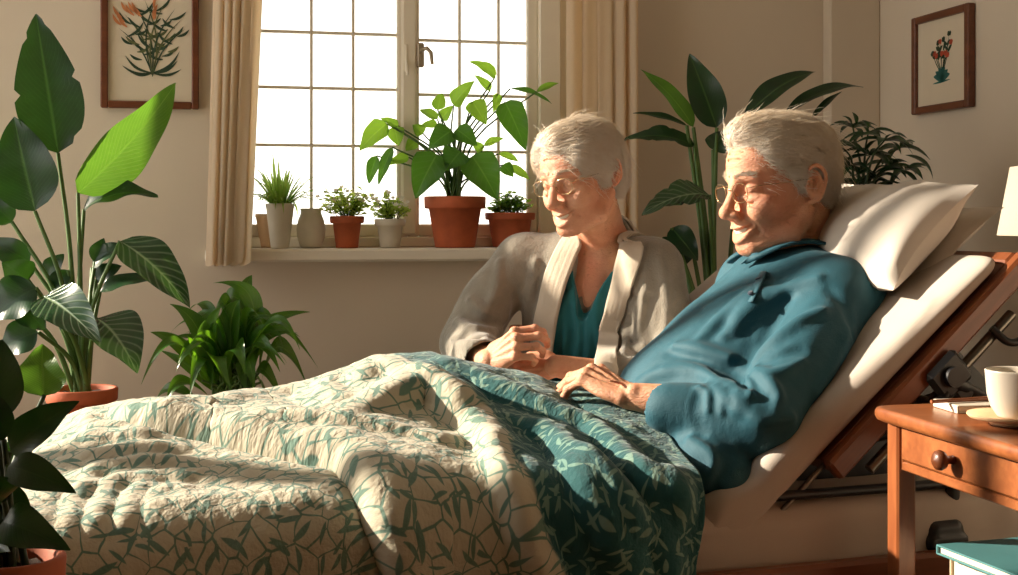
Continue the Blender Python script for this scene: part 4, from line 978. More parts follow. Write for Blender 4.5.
def q_base(a, s):
    """a: along the bed (m), s: across from the far edge (m) -> bed-frame points"""
    v0 = np.interp(a, [-.45, -.12], [.068, .012]); rr = np.interp(a, [-.45, -.12], [.078, .055]); ra = .075
    e = np.maximum(0, s-(QW-v0)); qa = np.clip(e/(rr*PI/2), 0, 1)*PI/2; rest = np.maximum(0, e-rr*PI/2)
    v = np.where(s < QW-v0, QW-s, v0-rr*np.sin(qa)); dz = rr*(1-np.cos(qa))+rest; v = v-.05*rest
    f = np.maximum(0, -s+.0); v = np.where(s < 0, QW+.045*(1-np.exp(-f/.03)), v); dz = np.where(s < 0, f, dz)
    ea = np.maximum(0, (QUF+.05)-a); q2 = np.clip(ea/(ra*PI/2), 0, 1)*PI/2; rest2 = np.maximum(0, ea-ra*PI/2)
    u = np.where(ea > 0, QUF+.05-ra*np.sin(q2)-.04*rest2, a); dz2 = ra*(1-np.cos(q2))+rest2
    z = q_H(np.maximum(a, QUF), np.clip(v, -.02, QW))-np.sqrt(dz*dz+dz2*dz2)
    return np.stack([u, v, z], -1)
BEDN = np.array(BED_M)
def to_w(p): return p @ BEDN[:3, :3].T+BEDN[:3, 3]
def proj(w): return np.stack([CX+F*w[..., 0]/w[..., 1], HY+F*(CAMZ-w[..., 2])/w[..., 1]], -1)
NA, NS = 420, 400
a_ = np.linspace(QUF-.30, QU1, NA); s_ = np.linspace(-.16, QW+.36, NS)
AA, SS = np.meshgrid(a_, s_, indexing='ij')
# the hem at the man's lap is not straight
Wv = np.clip(SS/QW, 0, 1.4); hem = np.interp(SS, [-.2, .1, .35, .5, .68, .82, .95, 1.2], [-.10, -.085, -.030, .0, .010, -.012, -.045, -.075])
kk = np.clip((AA-(-.45))/(QU1+.45), 0, 1)**2; AA2 = AA+hem*kk
BP = q_base(AA2, SS); PX = proj(to_w(BP)); 
vis = (SS > .30)
def pl(points):
    """photo points on the cloth -> cloth coordinates (nearest point of the smooth cloth)"""
    out = []
    for (x, y) in points:
        d = (PX[..., 0]-x)**2+(PX[..., 1]-y)**2+np.where(vis, 0, 1e6); k = np.unravel_index(np.argmin(d), d.shape); out.append((AA2[k], SS[k]))
    return crom([np.array(o) for o in out], 6)
def sdist(poly):
    """signed distance (m) to a polyline in cloth coordinates and position along it 0..1; + on the left of its direction"""
    p = np.stack([AA2, SS], -1); best = np.full(AA2.shape, 1e9); sg = np.ones(AA2.shape); par = np.zeros(AA2.shape); n = len(poly)-1
    for i in range(n):
        a, b = np.array(poly[i][:2]), np.array(poly[i+1][:2]); d = b-a; L2 = d@d+1e-12; q = p-a; t = np.clip((q@d)/L2, 0, 1); w = q-t[..., None]*d; r = np.sqrt((w**2).sum(-1))
        m = r < best; best = np.where(m, r, best); sg = np.where(m, np.sign(d[0]*q[..., 1]-d[1]*q[..., 0]), sg); par = np.where(m, (i+t)/n, par)
    return best*sg, par
disp = np.zeros(AA2.shape)
def ridge(pts, amp, wl, wr, e0=.15, e1=.1):
    """a fold crest: widths on its two sides (image left-below / right-above)"""
    global disp
    d, t = sdist(pl(pts)); w = np.where(d > 0, wl, wr); f = np.exp(-(d/w)**2)*np.clip(t/e0, 0, 1)*np.clip((1-t)/e1+.0, 0, 1) if e1 > 0 else np.exp(-(d/w)**2)*np.clip(t/e0, 0, 1)
    disp += amp*f
    return d, t
def step(pts, amp, sharp, reach=.25, e0=.2):
    """an upper layer ending along this line: cloth on the minus side is lifted, with a rounded lip"""
    global disp
    d, t = sdist(pl(pts)); x = -d; f = np.where(x > 0, np.exp(-np.maximum(x, 0)/reach), 0)*np.clip(1-np.exp(-np.maximum(x, 0)/sharp), 0, 1)
    disp += amp*f*np.clip(t/e0, 0, 1)-amp*.35*np.exp(-(d/.010)**2)*np.clip(t/e0, 0, 1); return d, t
R1 = [(95, 420), (150, 432), (205, 446), (258, 458), (300, 466), (336, 474), (352, 492), (366, 525), (376, 552), (388, 590)]
R2 = [(330, 446), (381, 424), (421, 406), (449, 420), (480, 450), (503, 488), (522, 530), (545, 590)]
step(R1, .046, .013, .20, .12)
ridge(R2, .034, .020, .050, .2, 0)
ridge([(352, 404), (380, 386), (413, 393), (436, 412), (470, 436)], .016, .02, .03)
ridge([(250, 440), (325, 447), (400, 456), (455, 470)], .014, .016, .04)
ridge([(474, 424), (528, 444), (558, 461), (580, 495), (603, 533), (632, 590)], .030, .022, .045, .25, 0)
ridge([(430, 372), (460, 382), (494, 401), (528, 417), (562, 430), (590, 437), (610, 456), (636, 485), (668, 500), (694, 506)], .024, .020, .036, .2, .06)
ridge([(536, 398), (575, 412), (600, 432), (640, 462), (668, 486)], -.010, .02, .02)
ridge([(552, 462), (589, 484), (619, 510), (650, 545), (665, 590)], .018, .016, .03, .25, 0)
ridge([(494, 470), (520, 505), (548, 545), (565, 590)], -.018, .022, .022, .2, 0)
ridge([(590, 452), (612, 480), (640, 520), (655, 590)], -.012, .018, .02, .2, 0)
ridge([(260, 400), (230, 420), (200, 432)], .008, .03, .03)
ridge([(300, 398), (290, 415), (320, 436)], -.008, .02, .02)
ridge([(340, 385), (330, 405), (350, 425)], .007, .02, .02)
for k in range(9):
    y = 424+k*7; ridge([(40+k*3, y+28), (80+k*5, y+14), (130+k*7, y+8), (190+k*8, y+14)], .0042*(1 if k % 2 else -.8), .012, .014, .3, .3)
for k in range(7):
    x = 70+14*k; ridge([(x+18, 462+3*k), (x-6, 500), (x-20, 560)], .0028*(1 if k % 2 else -1), .012, .012, .4, .2)
pp_ = np.stack([AA2.ravel()*7, SS.ravel()*9, np.zeros(AA2.size)], -1)
disp += (noise3(pp_)*.010+noise3(pp_*2.7+5)*.0045+noise3(pp_*np.array([7, 5, 1])+11)*.0022).reshape(AA2.shape)
gu = np.gradient(BP, axis=0); gs = np.gradient(BP, axis=1); nn = np.cross(gs, gu); nn /= np.linalg.norm(nn, axis=-1)[..., None]+1e-9
if nn[NA//2, NS//2, 2] < 0: nn = -nn
edge_fade = np.clip((QU1-AA)/.05, .25, 1)
QP = BP+nn*(disp*edge_fade)[..., None]
# colour side: teal to the right of the cream roll
d2, t2 = sdist(pl([(392, 362), (402, 372), (428, 392), (455, 418), (484, 446), (507, 482), (528, 520), (552, 590)]))
side = np.clip(.5+(-d2-.006+.004*np.sin(SS*60))/.006, 0, 1)
idx = np.arange(NA*NS).reshape(NA, NS); qd = np.stack([idx[:-1, :-1], idx[1:, :-1], idx[1:, 1:], idx[:-1, 1:]], -1).reshape(-1, 4)
if (np.cross(QP[1, 0]-QP[0, 0], QP[0, 1]-QP[0, 0])).sum() < 0: pass
quilt = np_mesh('quilt', QP.reshape(-1, 3), qd, M['quilt'], None, BED_M, True, np.stack([AA2.ravel(), SS.ravel()], -1))
at_ = quilt.data.attributes.new('side', 'FLOAT', 'POINT'); at_.data.foreach_set('value', side.ravel().astype(np.float32))
so_ = quilt.modifiers.new('thick', 'SOLIDIFY'); so_.thickness = .012; so_.offset = -1
tag(quilt, 'leaf-patterned quilt, cream at the foot and teal over the lap, covering the man\'s legs', 'quilt')
# ------------------------------------------------------------------ people: materials and shared anatomy
def m_skin(name, c1, c2, red):
    t = NT(name); co = t.coord('Object'); n = t.noise(co, 38, 4, .6); n2 = t.noise(co, 9, 2)
    a = t.ramp(n, [(.25, srgb(*c1)), (.75, srgb(*c2))]); b = t.mix(t.math('MULTIPLY', t.math('SUBTRACT', n2, .42, clamp=True), 1.6, clamp=True), a, srgb(*red))
    sp = t.noise(co, 120, 2, .4); b = t.mix(t.math('MULTIPLY', t.math('SUBTRACT', sp, .64, clamp=True), 3.0, clamp=True), b, srgb(150, 96, 66))
    t.base(b); t.set(Roughness=.48); t.b.inputs['Subsurface Weight'].default_value = .22; t.b.inputs['Subsurface Radius'].default_value = (.010, .004, .002); t.b.inputs['Subsurface Scale'].default_value = 1.0
    w = t.noise(t.coord('Object', (1, 1, 2.2)), 150, 5, .65); t.bump(w, .7, .0034); return t.m
M['skin_m'] = m_skin('skin_man', (202, 142, 108), (222, 166, 130), (202, 114, 84)); M['skin_w'] = m_skin('skin_woman', (206, 146, 112), (224, 168, 134), (206, 116, 88))
def m_hair(name, c1, c2):
    t = NT(name); co = t.coord('Object'); t.base(t.ramp(t.noise(co, 60, 3), [(.3, srgb(*c1)), (.7, srgb(*c2))])); t.set(Roughness=.45)
    tl = t.new('ShaderNodeBsdfTranslucent'); tl.inputs[0].default_value = srgb(250, 236, 214); mx = t.new('ShaderNodeMixShader'); mx.inputs[0].default_value = .45
    t.l(t.b.outputs[0], mx.inputs[1]); t.l(tl.outputs[0], mx.inputs[2]); t.l(mx.outputs[0], t.out.inputs[0]); return t.m
M['hair'] = m_hair('white_hair', (240, 232, 220), (254, 251, 246)); M['brow'] = m_hair('grey_brow', (176, 160, 142), (214, 202, 186))
def m_fabric(name, c, bump=.25, sc=420, rough=.85, sheen=.25, v=.06):
    t = NT(name); co = t.coord('Object'); c0 = [x*(1-v) for x in c]; t.base(t.ramp(t.noise(co, 26, 3), [(.3, srgb(*c0)), (.7, srgb(*c))])); t.set(Roughness=rough)
    t.b.inputs['Sheen Weight'].default_value = sheen
    h = t.math('ADD', t.math('MULTIPLY', t.noise(co, sc, 2), .35), t.math('MULTIPLY', t.noise(co, 22, 3), 1.5)); t.bump(h, bump, .006); return t.m
M['polo'] = m_fabric('teal_polo', (8, 78, 94), .4, 500, .72, .05); M['navy'] = m_fabric('navy_cotton', (28, 40, 62), .2)
M['cardi'] = m_fabric('grey_knit', (138, 130, 116), .7, 300, .95, .35, .10); M['band'] = m_fabric('pale_rib', (192, 178, 158), .3, 300, .95, .3); M['scrub'] = m_fabric('teal_cotton', (18, 106, 114), .35, 500, .8, .2)
M['trouser'] = m_fabric('dark_trousers', (30, 56, 66), .2)
M['teeth'] = simple('teeth', (236, 226, 206), .3, .02); M['eye'] = simple('eye_white', (226, 216, 204), .2, .02); M['iris'] = simple('iris', (58, 62, 60), .2, .1)
M['wire'] = simple('gold_wire', (176, 150, 110), .25, .03, metal=.8)
def m_lens():
    t = NT('spectacle_lens'); tr = t.new('ShaderNodeBsdfTransparent'); gl = t.new('ShaderNodeBsdfGlossy'); gl.inputs['Roughness'].default_value = .03
    mx = t.new('ShaderNodeMixShader'); mx.inputs[0].default_value = .035; t.l(tr.outputs[0], mx.inputs[1]); t.l(gl.outputs[0], mx.inputs[2]); t.l(mx.outputs[0], t.out.inputs[0]); return t.m
M['lens'] = m_lens()
class Loc:
    """adds solids given in a local frame: c origin, R columns = local axes in the world, k scale"""
    def __init__(s, S, c, R, k=1.0): s.S, s.c, s.R, s.k = S, np.array(c, float), np.array(R, float), k
    def w(s, p): return s.c+s.k*(s.R @ np.array(p, float))
    def ell(s, c, r, k=.01, op='u', rot=None):
        Rr = s.R.T if rot is None else (np.array(rot.transposed()) @ s.R.T)
        s.S.ell(s.w(c), np.array(r if hasattr(r, '__len__') else (r,)*3)*s.k, k*s.k, op, Rr)
    def cone(s, a, b, ra, rb, k=.01, op='u'): s.S.cone(s.w(a), s.w(b), ra*s.k, rb*s.k, k*s.k, op)
    def chain(s, pts, rad, k=.01, op='u', n=4): s.S.chain([s.w(p) for p in pts], [x*s.k for x in rad] if hasattr(rad, '__len__') else rad*s.k, k*s.k, op, n)
    def both(s, fn, *pts, **kw):
        for g in (-1, 1): getattr(s, fn)(*[(p[0]*g,)+tuple(p[1:]) if isinstance(p, tuple) else ([(q[0]*g,)+tuple(q[1:]) for q in p] if isinstance(p, list) and isinstance(p[0], tuple) else p) for p in pts], **kw)
def head_R(yaw, pitch, roll=0):
    """yaw 0 = facing the camera (-Y), positive turns to the left of the picture; pitch down positive. Columns: person's right, forward, up"""
    f = V(-math.sin(yaw), -math.cos(yaw), 0); r = f.cross(V(0, 0, 1)); q = Quaternion(r, -pitch); f2 = q @ f; u2 = q @ V(0, 0, 1); q2 = Quaternion(f2, roll); r2 = q2 @ r; u3 = q2 @ u2
    return np.array([[r2.x, f2.x, u3.x], [r2.y, f2.y, u3.y], [r2.z, f2.z, u3.z]])
def build_head(S, c, R, k, neck_end, male=True):
    L = Loc(S, c, R, k); E = (lambda r, **kw: tuple(r))
    L.ell((0, -.014, .032), (.073, .094, .080), 0); L.ell((0, -.030, -.004), (.064, .070, .066), .02); L.ell((0, .030, .040), (.060, .052, .052), .03)
    L.ell((0, .030, -.030), (.056, .050, .060), .025); L.ell((0, .036, -.066), (.046, .044, .042), .02)
    L.both('cone', (.061, -.012, -.045), (.050, .015, -.082), .014, .014, .02); L.both('cone', (.050, .015, -.082), (.016, .068, -.100), .014, .015, .02)
    L.ell((0, .073, -.098), (.020, .017, .015), .014)
    L.both('ell', (.043, .052, -.026), (.021, .020, .019), k=.016)                 # cheekbone
    L.both('ell', (.035, .064, -.040), (.018, .017, .017), k=.014)                 # raised smiling cheek
    L.both('cone', (.012, .084, .020), (.044, .066, .021), .0085, .0075, .012)         # brow ridge
    L.both('ell', (.0315, .092, -.001), (.0185, .0150, .0115), k=.010, op='s')           # eye socket
    L.cone((0, .082, .010), (0, .104, -.030), .0075, .0100, .012)                     # nose
    L.cone((0, .078, .014), (0, .084, .006), .008, .008, .012)
    L.ell((0, .1075, -.037), (.0125, .0130, .0115), .008)
    L.both('ell', (.0125, .0965, -.0415), (.0085, .0115, .0080), k=.006)
    L.both('ell', (.0065, .103, -.0495), (.0036, .0055, .0035), k=.003, op='s')         # nostril
    L.ell((0, .078, -.066), (.027, .018, .022), .014)                                 # muzzle
    L.both('ell', (.0315, .0665, -.001), (.0150, .0142, .0138), k=.004)                 # lids
    L.both('chain', [(.0165, .0755, -.0045), (.024, .0800, -.0068), (.0315, .0810, -.0075), (.040, .0775, -.0062), (.047, .068, -.003)], [.0009, .0024, .0028, .0020, .0008], k=.0016, op='s')   # eye opening
    L.both('chain', [(.018, .076, .008), (.030, .0805, .0105), (.044, .073, .007)], .0012, k=.004, op='s')       # lid crease
    L.both('chain', [(.018, .0775, -.014), (.030, .0785, -.0185), (.044, .070, -.014)], [.002, .0034, .002], k=.007)      # bag
    L.both('chain', [(.016, .079, -.019), (.029, .0785, -.0255), (.043, .071, -.0215)], .0011, k=.005, op='s')
    for a, z in ((.0, .0), (.5, .006), (-.5, -.006)): L.both('chain', [(.051, .060, z-.001), (.060, .047, z+a*.012)], [.0013, .0012], k=.006, op='s')      # crow's feet
    # nasolabial fold and cheek crease
    L.both('chain', [(.0165, .0925, -.040), (.027, .0850, -.052), (.035, .0745, -.064), (.036, .067, -.074)], [.0018, .0028, .0028, .0016], k=.008, op='s')

    # smiling mouth
    up = [(-.031, .0700, -.0590), (-.018, .0885, -.0650), (-.006, .0965, -.0665), (0, .0965, -.0675), (.006, .0965, -.0665), (.018, .0885, -.0650), (.031, .0700, -.0590)]
    lw = [(-.029, .0705, -.0635), (-.017, .0860, -.0815), (0, .0920, -.0878), (.017, .0860, -.0815), (.029, .0705, -.0635)]
    L.chain(up, [.0018, .0032, .0040, .0036, .0040, .0032, .0018], .004); L.chain(lw, [.002, .0040, .0050, .0040, .002], .005)
    L.chain([(-.0295, .0765, -.0605), (-.016, .092, -.0705), (0, .0985, -.0740), (.016, .092, -.0705), (.0295, .0765, -.0605)], [.0024, .0064, .0082, .0064, .0024], .0025, 's')
    
    for z in ((.050, .062, .073) if male else (.052, .064)): L.chain([(-.034, .070-.25*(z-.05), z), (-.012, .0835-.35*(z-.05), z+.002), (.012, .0835-.35*(z-.05), z+.002), (.034, .070-.25*(z-.05), z)], [.0005, .0008, .0008, .0005], .007, 's')
    for g in (-1, 1): L.chain([(g*.006, .089, .024), (g*.005, .088, .012)], .0008, .004, 's')
    # ears
    er = 1.0 if male else .88
    for g in (-1, 1):
        tl_ = Matrix.Rotation(math.radians(-10), 3, 'X') @ Matrix.Rotation(g*math.radians(22), 3, 'Z')
        L.ell((g*.075, -.024, -.004), (.0075, .0165*er, .030*er), .004, rot=tl_)
        L.ell((g*.083, -.021, -.002), (.0065, .0105*er, .019*er), .003, 's', rot=tl_)
        L.chain([(g*.075, -.012, .008), (g*.081, -.014, .024*er), (g*.085, -.028, .028*er), (g*.086, -.041*er, .012), (g*.083, -.038, -.012), (g*.078, -.026, -.028*er), (g*.073, -.016, -.034*er)], [.0025, .0032, .0036, .0034, .003, .0042, .0038], .0022)
        L.chain([(g*.080, -.020, .014), (g*.0825, -.030, .004), (g*.079, -.022, -.014)], [.0018, .0026, .0020], .002)
        L.ell((g*.074, -.010, -.006), (.004, .004, .0055), .004)
    # neck, blended into the body
    ne = np.array(neck_end, float); b0 = L.w((0, -.030, -.050)); S.cone(b0, ne, .056*k*(1 if male else .88), .058*k*(1 if male else .86), .022)
    S.cone(L.w((0, .030, -.088)), ne*.55+L.w((0, .02, -.1))*.45, .018*k, .02*k, .03)
    for g in (-1, 1):
        a = L.w((g*.052, -.012, -.062)); mid = ne+np.array(R[:, 1])*.045+np.array(R[:, 0])*g*.018; S.chain([a, (a+mid)/2+np.array(R[:, 1])*.008, mid], [.010, .009, .007], .014)
    for q in range(3 if male else 0):
        t = .36+.17*q; cc = b0+(ne-b0)*t; f = np.array(R[:, 1]); r_ = np.array(R[:, 0]); rr = .056*k*(1 if male else .88)
        S.chain([cc+(f*math.cos(a)+r_*math.sin(a))*(rr+.002)+np.array([0, 0, .006*math.cos(a*2)]) for a in (-1.3, -.7, 0, .7, 1.3)], [.0013, .0016, .0016, .0016, .0013], .008, 's')
    return L
def hand(S, wrist, X, Z, side, curl, scale=1.0, splay=(.10, .02, -.05, -.14), thumb=(.6, .5, .3), k0=.007, fore=None, knob=True):
    """X: towards the fingers, Z: back of the hand, side=+1 right hand / -1 left. curl: per finger (mcp, pip, dip) degrees"""
    X = Vector(X).normalized(); Z = Vector(Z); Z = (Z-X*Z.dot(X)).normalized(); Y = Z.cross(X)*side          # thumb side
    w = Vector(wrist); s = scale; N = lambda v: np.array(v)
    at = lambda x, y, z: w+X*(x*s)+Y*(y*s)+Z*(z*s)
    S.ell(N(at(.042, .0, -.004)), np.array([.046, .036, .0125])*s, .008, 'u', np.array([list(X), list(Y), list(Z)]))
    kn = [(.088, .0285, .002), (.092, .0095, .0045), (.087, -.0095, .0035), (.078, -.027, .000)]
    Ls = [(.043, .026, .020), (.047, .030, .021), (.043, .028, .021), (.034, .021, .019)]; rr = [.0090, .0093, .0088, .0078]
    for i in range(4):
        b = (.006, .016-.0105*i, -.001); S.cone(N(at(*b)), N(at(*kn[i])), .0115*s, .0098*s, .006)
        S.ell(N(at(kn[i][0], kn[i][1], kn[i][2]+.003)), .0096*s, .004)
        if fore is not None: S.cone(N(at(.02, .010-.008*i, .010)), N(at(kn[i][0]-.008, kn[i][1], kn[i][2]+.0085)), .0016*s, .0022*s, .004)   # tendon
        p = at(*kn[i]); ang = 0; side_d = Y*math.sin(splay[i])+X*math.cos(splay[i]); d0 = side_d
        pts = [p]
        for j in range(3):
            ang += math.radians(curl[i][j]); d = d0*math.cos(ang)-Z*math.sin(ang); q = p+d*(Ls[i][j]*s); r1 = rr[i]*(1-.09*j)*s; r2 = rr[i]*(1-.09*(j+1)-.03)*s
            S.cone(N(p), N(q), r1, r2, .0025 if j else .005)
            if j < 2: S.ell(N(q+Z*.0008), r2*1.08, .0035)
            p = q
            up = d.cross(Y).normalized()*(-1); up = up if up.dot(Z*math.cos(ang)+d0*math.sin(ang)) > 0 else -up
        # nail
        S.ell(N(p-d*.003*s+up*(r2*.80)), np.array([.0055, .0046, .0016])*s, .0012, 'u', np.array([list(d), list(d.cross(up)), list(up)]))
        S.ell(N(p), r2*.98, .002)
    # thumb
    b = at(.018, .024, -.006); a1, a2, a3 = thumb
    d1 = (X*math.cos(a1)+Y*math.sin(a1)-Z*.25*(1+a2)).normalized(); m1 = b+d1*.040*s; d2 = (d1+X*a2*.6-Y*a2*.25-Z*.12).normalized(); m2 = m1+d2*.032*s; d3 = (d2+X*a3*.5-Y*a3*.35).normalized(); m3 = m2+d3*.024*s
    S.cone(N(b), N(m1), .0155*s, .0115*s, .010); S.cone(N(m1), N(m2), .0110*s, .0098*s, .003); S.ell(N(m1), .0115*s, .004); S.cone(N(m2), N(m3), .0098*s, .0078*s, .002)
    return at
def smooth_np(o): return o
def trace(S, px, py, z0=1.6, z1=3.6):
    """world point where the photo ray (px,py) meets the solid"""
    px = np.atleast_1d(np.array(px, float)); py = np.atleast_1d(np.array(py, float)); d = np.stack([(px-CX)/F, np.ones_like(px), -(py-HY)/F], -1); L = np.linalg.norm(d, axis=1); d /= L[:, None]; o = np.array([0, 0, CAMZ]); t = np.full(len(px), z0); dn = np.full(len(px), 9.)
    for i in range(110):
        e = S.eval(o+d*t[:, None]); dn = np.minimum(dn, e); t = np.where(t < z1+.8, t+np.clip(e*.75, -.02, .2), t)
    p = o+d*t[:, None]; e = 1e-3; n = np.stack([S.eval(p+np.eye(3)[i]*e)-S.eval(p-np.eye(3)[i]*e) for i in range(3)], -1); n /= np.linalg.norm(n, axis=1)[:, None]+1e-9
    return p, n
def fold(S, pts, rad, off=0.0, k=.012, op='u', base=None):
    """a cloth fold running under these photo points, laid on the solid 'base'"""
    S._pending = getattr(S, '_pending', []); S._pending.append((pts, off, rad, k, op))
def apply_folds(S):
    fp = S._pending; allp = [q for f in fp for q in f[0]]; P_, N_ = trace(S, [q[0] for q in allp], [q[1] for q in allp]); i = 0
    for (pts, off, rad, k, op) in fp:
        m = len(pts); p = P_[i:i+m]; n = N_[i:i+m]; i += m
        if np.abs(p[:, 1]-np.median(p[:, 1])).max() > .25: continue
        if op == 's': rad = [max(r, .0055) for r in rad]; off = off+.0048; k = max(k, .014)
        S.chain(list(p+n*off), rad, k, op, 5)
    S._pending = []
def push_out(S, pts, off):
    p = np.array(pts, float); e = 8e-4
    for _ in range(6):
        d = S.eval(p); n = np.stack([S.eval(p+np.eye(3)[i]*e)-S.eval(p-np.eye(3)[i]*e) for i in range(3)], -1); n /= np.linalg.norm(n, axis=1)[:, None]+1e-9; p = p+n*np.maximum(off-d, 0)[:, None]
    return p
def surf_project(S, p, off, it=3):
    e = 8e-4
    for _ in range(it):
        d = S.eval(p); n = np.stack([S.eval(p+np.eye(3)[i]*e)-S.eval(p-np.eye(3)[i]*e) for i in range(3)], -1); n /= np.linalg.norm(n, axis=1)[:, None]+1e-9; p = p-n*(d-off)[:, None]
    return p, n
def strands(name, S, roots, flow, length, lift, mat, parent, seed, rad=.0004, nseg=8, wave=.004, stray=.04, droop=0.0):
    """hair strands combed over the solid S; flow(p)->direction"""
    rs = np.random.RandomState(seed); n = len(roots); p = roots.copy(); pts = [p.copy()]; L = length*(.6+.7*rs.rand(n)); lf = lift*(.2+1.2*rs.rand(n)**2); st = rs.rand(n) < stray; lf = np.where(st, lf*3.2+.003, lf); jit = rs.normal(size=(n, 3))*.22; clump = noise3(roots*70+seed); clump2 = noise3(roots*70+seed+40)
    for i in range(1, nseg+1):
        t = i/nseg; d = flow(p)+jit+np.stack([clump, clump2, clump*0], -1)*.55; d /= np.linalg.norm(d, axis=1)[:, None]; p = p+d*(L/nseg)[:, None]
        p, nn_ = surf_project(S, p, lf*t**1.2+.0006, 1); p = p+rs.normal(size=(n, 3))*.0004; p[:, 2] -= droop*t*t/nseg; pts.append(p.copy())
    Q = np.stack(pts, 1); T = np.gradient(Q, axis=1); T /= np.linalg.norm(T, axis=2)[..., None]+1e-9; up = np.tile(np.array([.3, .2, .93]), (n, 1))[:, None, :]; A = np.cross(T, up); A /= np.linalg.norm(A, axis=2)[..., None]+1e-9; B_ = np.cross(T, A)
    m = nseg+1; r = rad*(1-.75*(np.arange(m)/nseg)**2)[None, :, None]; ring = [Q+A*(math.cos(a)*r)+B_*(math.sin(a)*r) for a in (0, 2.094, 4.189)]; Vv = np.stack(ring, 2).reshape(-1, 3)
    b = (np.arange(n)[:, None, None]*m+np.arange(nseg)[None, :, None])*3; j = np.arange(3)[None, None, :]; j2 = (j+1) % 3; qd = np.stack([b+j, b+j2, b+3+j2, b+3+j], -1).reshape(-1, 4)
    return Vv, qd
def sample_surface(pts, quads, n, seed, mask=None):
    rs = np.random.RandomState(seed); c = pts[quads].mean(1); ok = np.ones(len(c), bool) if mask is None else mask(c); c = c[ok]; return c[rs.randint(0, len(c), n)]+rs.normal(size=(n, 3))*.0006
def spectacles(L, parent, label, g=1.0, fwd=.088, temple=True, rx=.022, rz=.0165):
    b = MB(); ln = []
    for s in (-1, 1):
        ring = []; rim = []
        for j in range(33):
            a = 2*PI*j/32; x = rx*math.copysign(abs(math.cos(a))**.85, math.cos(a)); z = rz*math.copysign(abs(math.sin(a))**.85, math.sin(a)); rim.append(V(*L.w((s*(.033+x*.98), fwd+.004-.10*(abs(.033+x)-.01), -.004+z))))
        b.tube(rim, .0006, 6, False); lx = MB(); lx.add(rim[:32], [list(range(32))], None, True); ln.append(lx)
        if temple:
            b.tube([V(*L.w((s*.054, fwd-.001, .004))), V(*L.w((s*.066, fwd-.016, .006))), V(*L.w((s*.0755, .03, .006))), V(*L.w((s*.0790, -.005, .007))), V(*L.w((s*.0800, -.022, .004)))], .0007, 6)
        b.tube([V(*L.w((s*.012, fwd+.001, -.004))), V(*L.w((s*.009, fwd-.005, -.010)))], .001, 6)
    b.tube([V(*L.w((-.0115, fwd+.004, .002))), V(*L.w((0, fwd+.009, .005))), V(*L.w((.0115, fwd+.004, .002)))], .0009, 6)
    o = b.build('glasses', M['wire'], parent); o['label'] = label; [q.build('lens', M['lens'], o) for q in ln]; return o
def face_extras(L, root):
    for s in (-1, 1):
        b = MB(); c = L.w((s*.0315, .0655, -.002)); r = .0128*L.k; b.lathe([(r*math.sin(PI*i/16), -r*math.cos(PI*i/16)) for i in range(17)], (0, 0, 0), 24); e = b.build('eye', M['eye'], root, Matrix.Translation(V(*c)))
        f = (Vector(L.R[:, 1])*1.0-Vector(L.R[:, 2])*.50).normalized(); b = MB(); q = f.to_track_quat('Z', 'Y').to_matrix().to_4x4(); b.lathe([(0, r*1.012), (.003, r*.985), (.0058, r*.90), (.0060, r*.86)], (0, 0, 0), 24); b.build('iris', M['iris'], e, Matrix.Translation(V(*c)) @ q)
    T_ = MB(); path = crom([(-.025, .0735, -.0630), (-.015, .0865, -.0685), (0, .0915, -.0710), (.015, .0865, -.0685), (.025, .0735, -.0630)], 8); path = [V(*L.w(p)) for p in path]; up = Vector(L.R[:, 2])*.0035*L.k; n = len(path)
    rows = []
    for j in range(-3, 4): rows.append([p+up*(j/3)+Vector(L.R[:, 1])*(.0006*abs(math.sin(i*1.15))-.0003*abs(j)) for i, p in enumerate(path)])
    T_.grid(rows); T_.build('teeth', M['teeth'], root)
def stitch(parts):
    """join several closed pieces (overlapping under the clothes) into one body mesh"""
    P_ = []; Q_ = []; o = 0
    for p, q in parts: P_.append(p); Q_.append(q+o); o += len(p)
    return np.vstack(P_), np.vstack(Q_)
# ------------------------------------------------------------------ the man in the bed
A3 = lambda v: np.array(v, float)
man = empty('person', bed(.02, .30, .56), 'white-haired man in a teal polo sweater and glasses, propped up in bed', 'person')
mc = A3(P(778, 185, 2.36)); mR = head_R(math.radians(70), math.radians(7)); mk = 1.04
Nb = A3(P(803, 254, 2.40)); Hc = A3(bed(.045, .30, .640))
tv = (Nb-Hc)/np.linalg.norm(Nb-Hc); lv = A3(BV); lv = lv-tv*(lv@tv); lv /= np.linalg.norm(lv); fv = np.cross(lv, tv); fv = fv if fv[2] > 0 else -fv
TR = np.array([lv, tv, fv])
Sn = A3(P(840, 303, 2.22)); Sf = A3(P(755, 285, 2.56)); En = A3(P(764, 418, 2.01)); Wn = A3(P(628, 396, 2.10)); Cn = A3(P(672, 409, 2.06))
Ef = A3(P(705, 380, 2.62)); Wf = A3(P(640, 398, 2.45))
Kn = A3(bed(-.38, .38, .640)); Kf = A3(bed(-.38, .52, .650)); Fn = A3(bed(-.80, .38, .595)); Ff = A3(bed(-.80, .52, .595)); Hn = Hc-lv*.075; Hf = Hc+lv*.085
if (Hn-Hc)@A3(BV) > 0: Hn, Hf = Hf, Hn
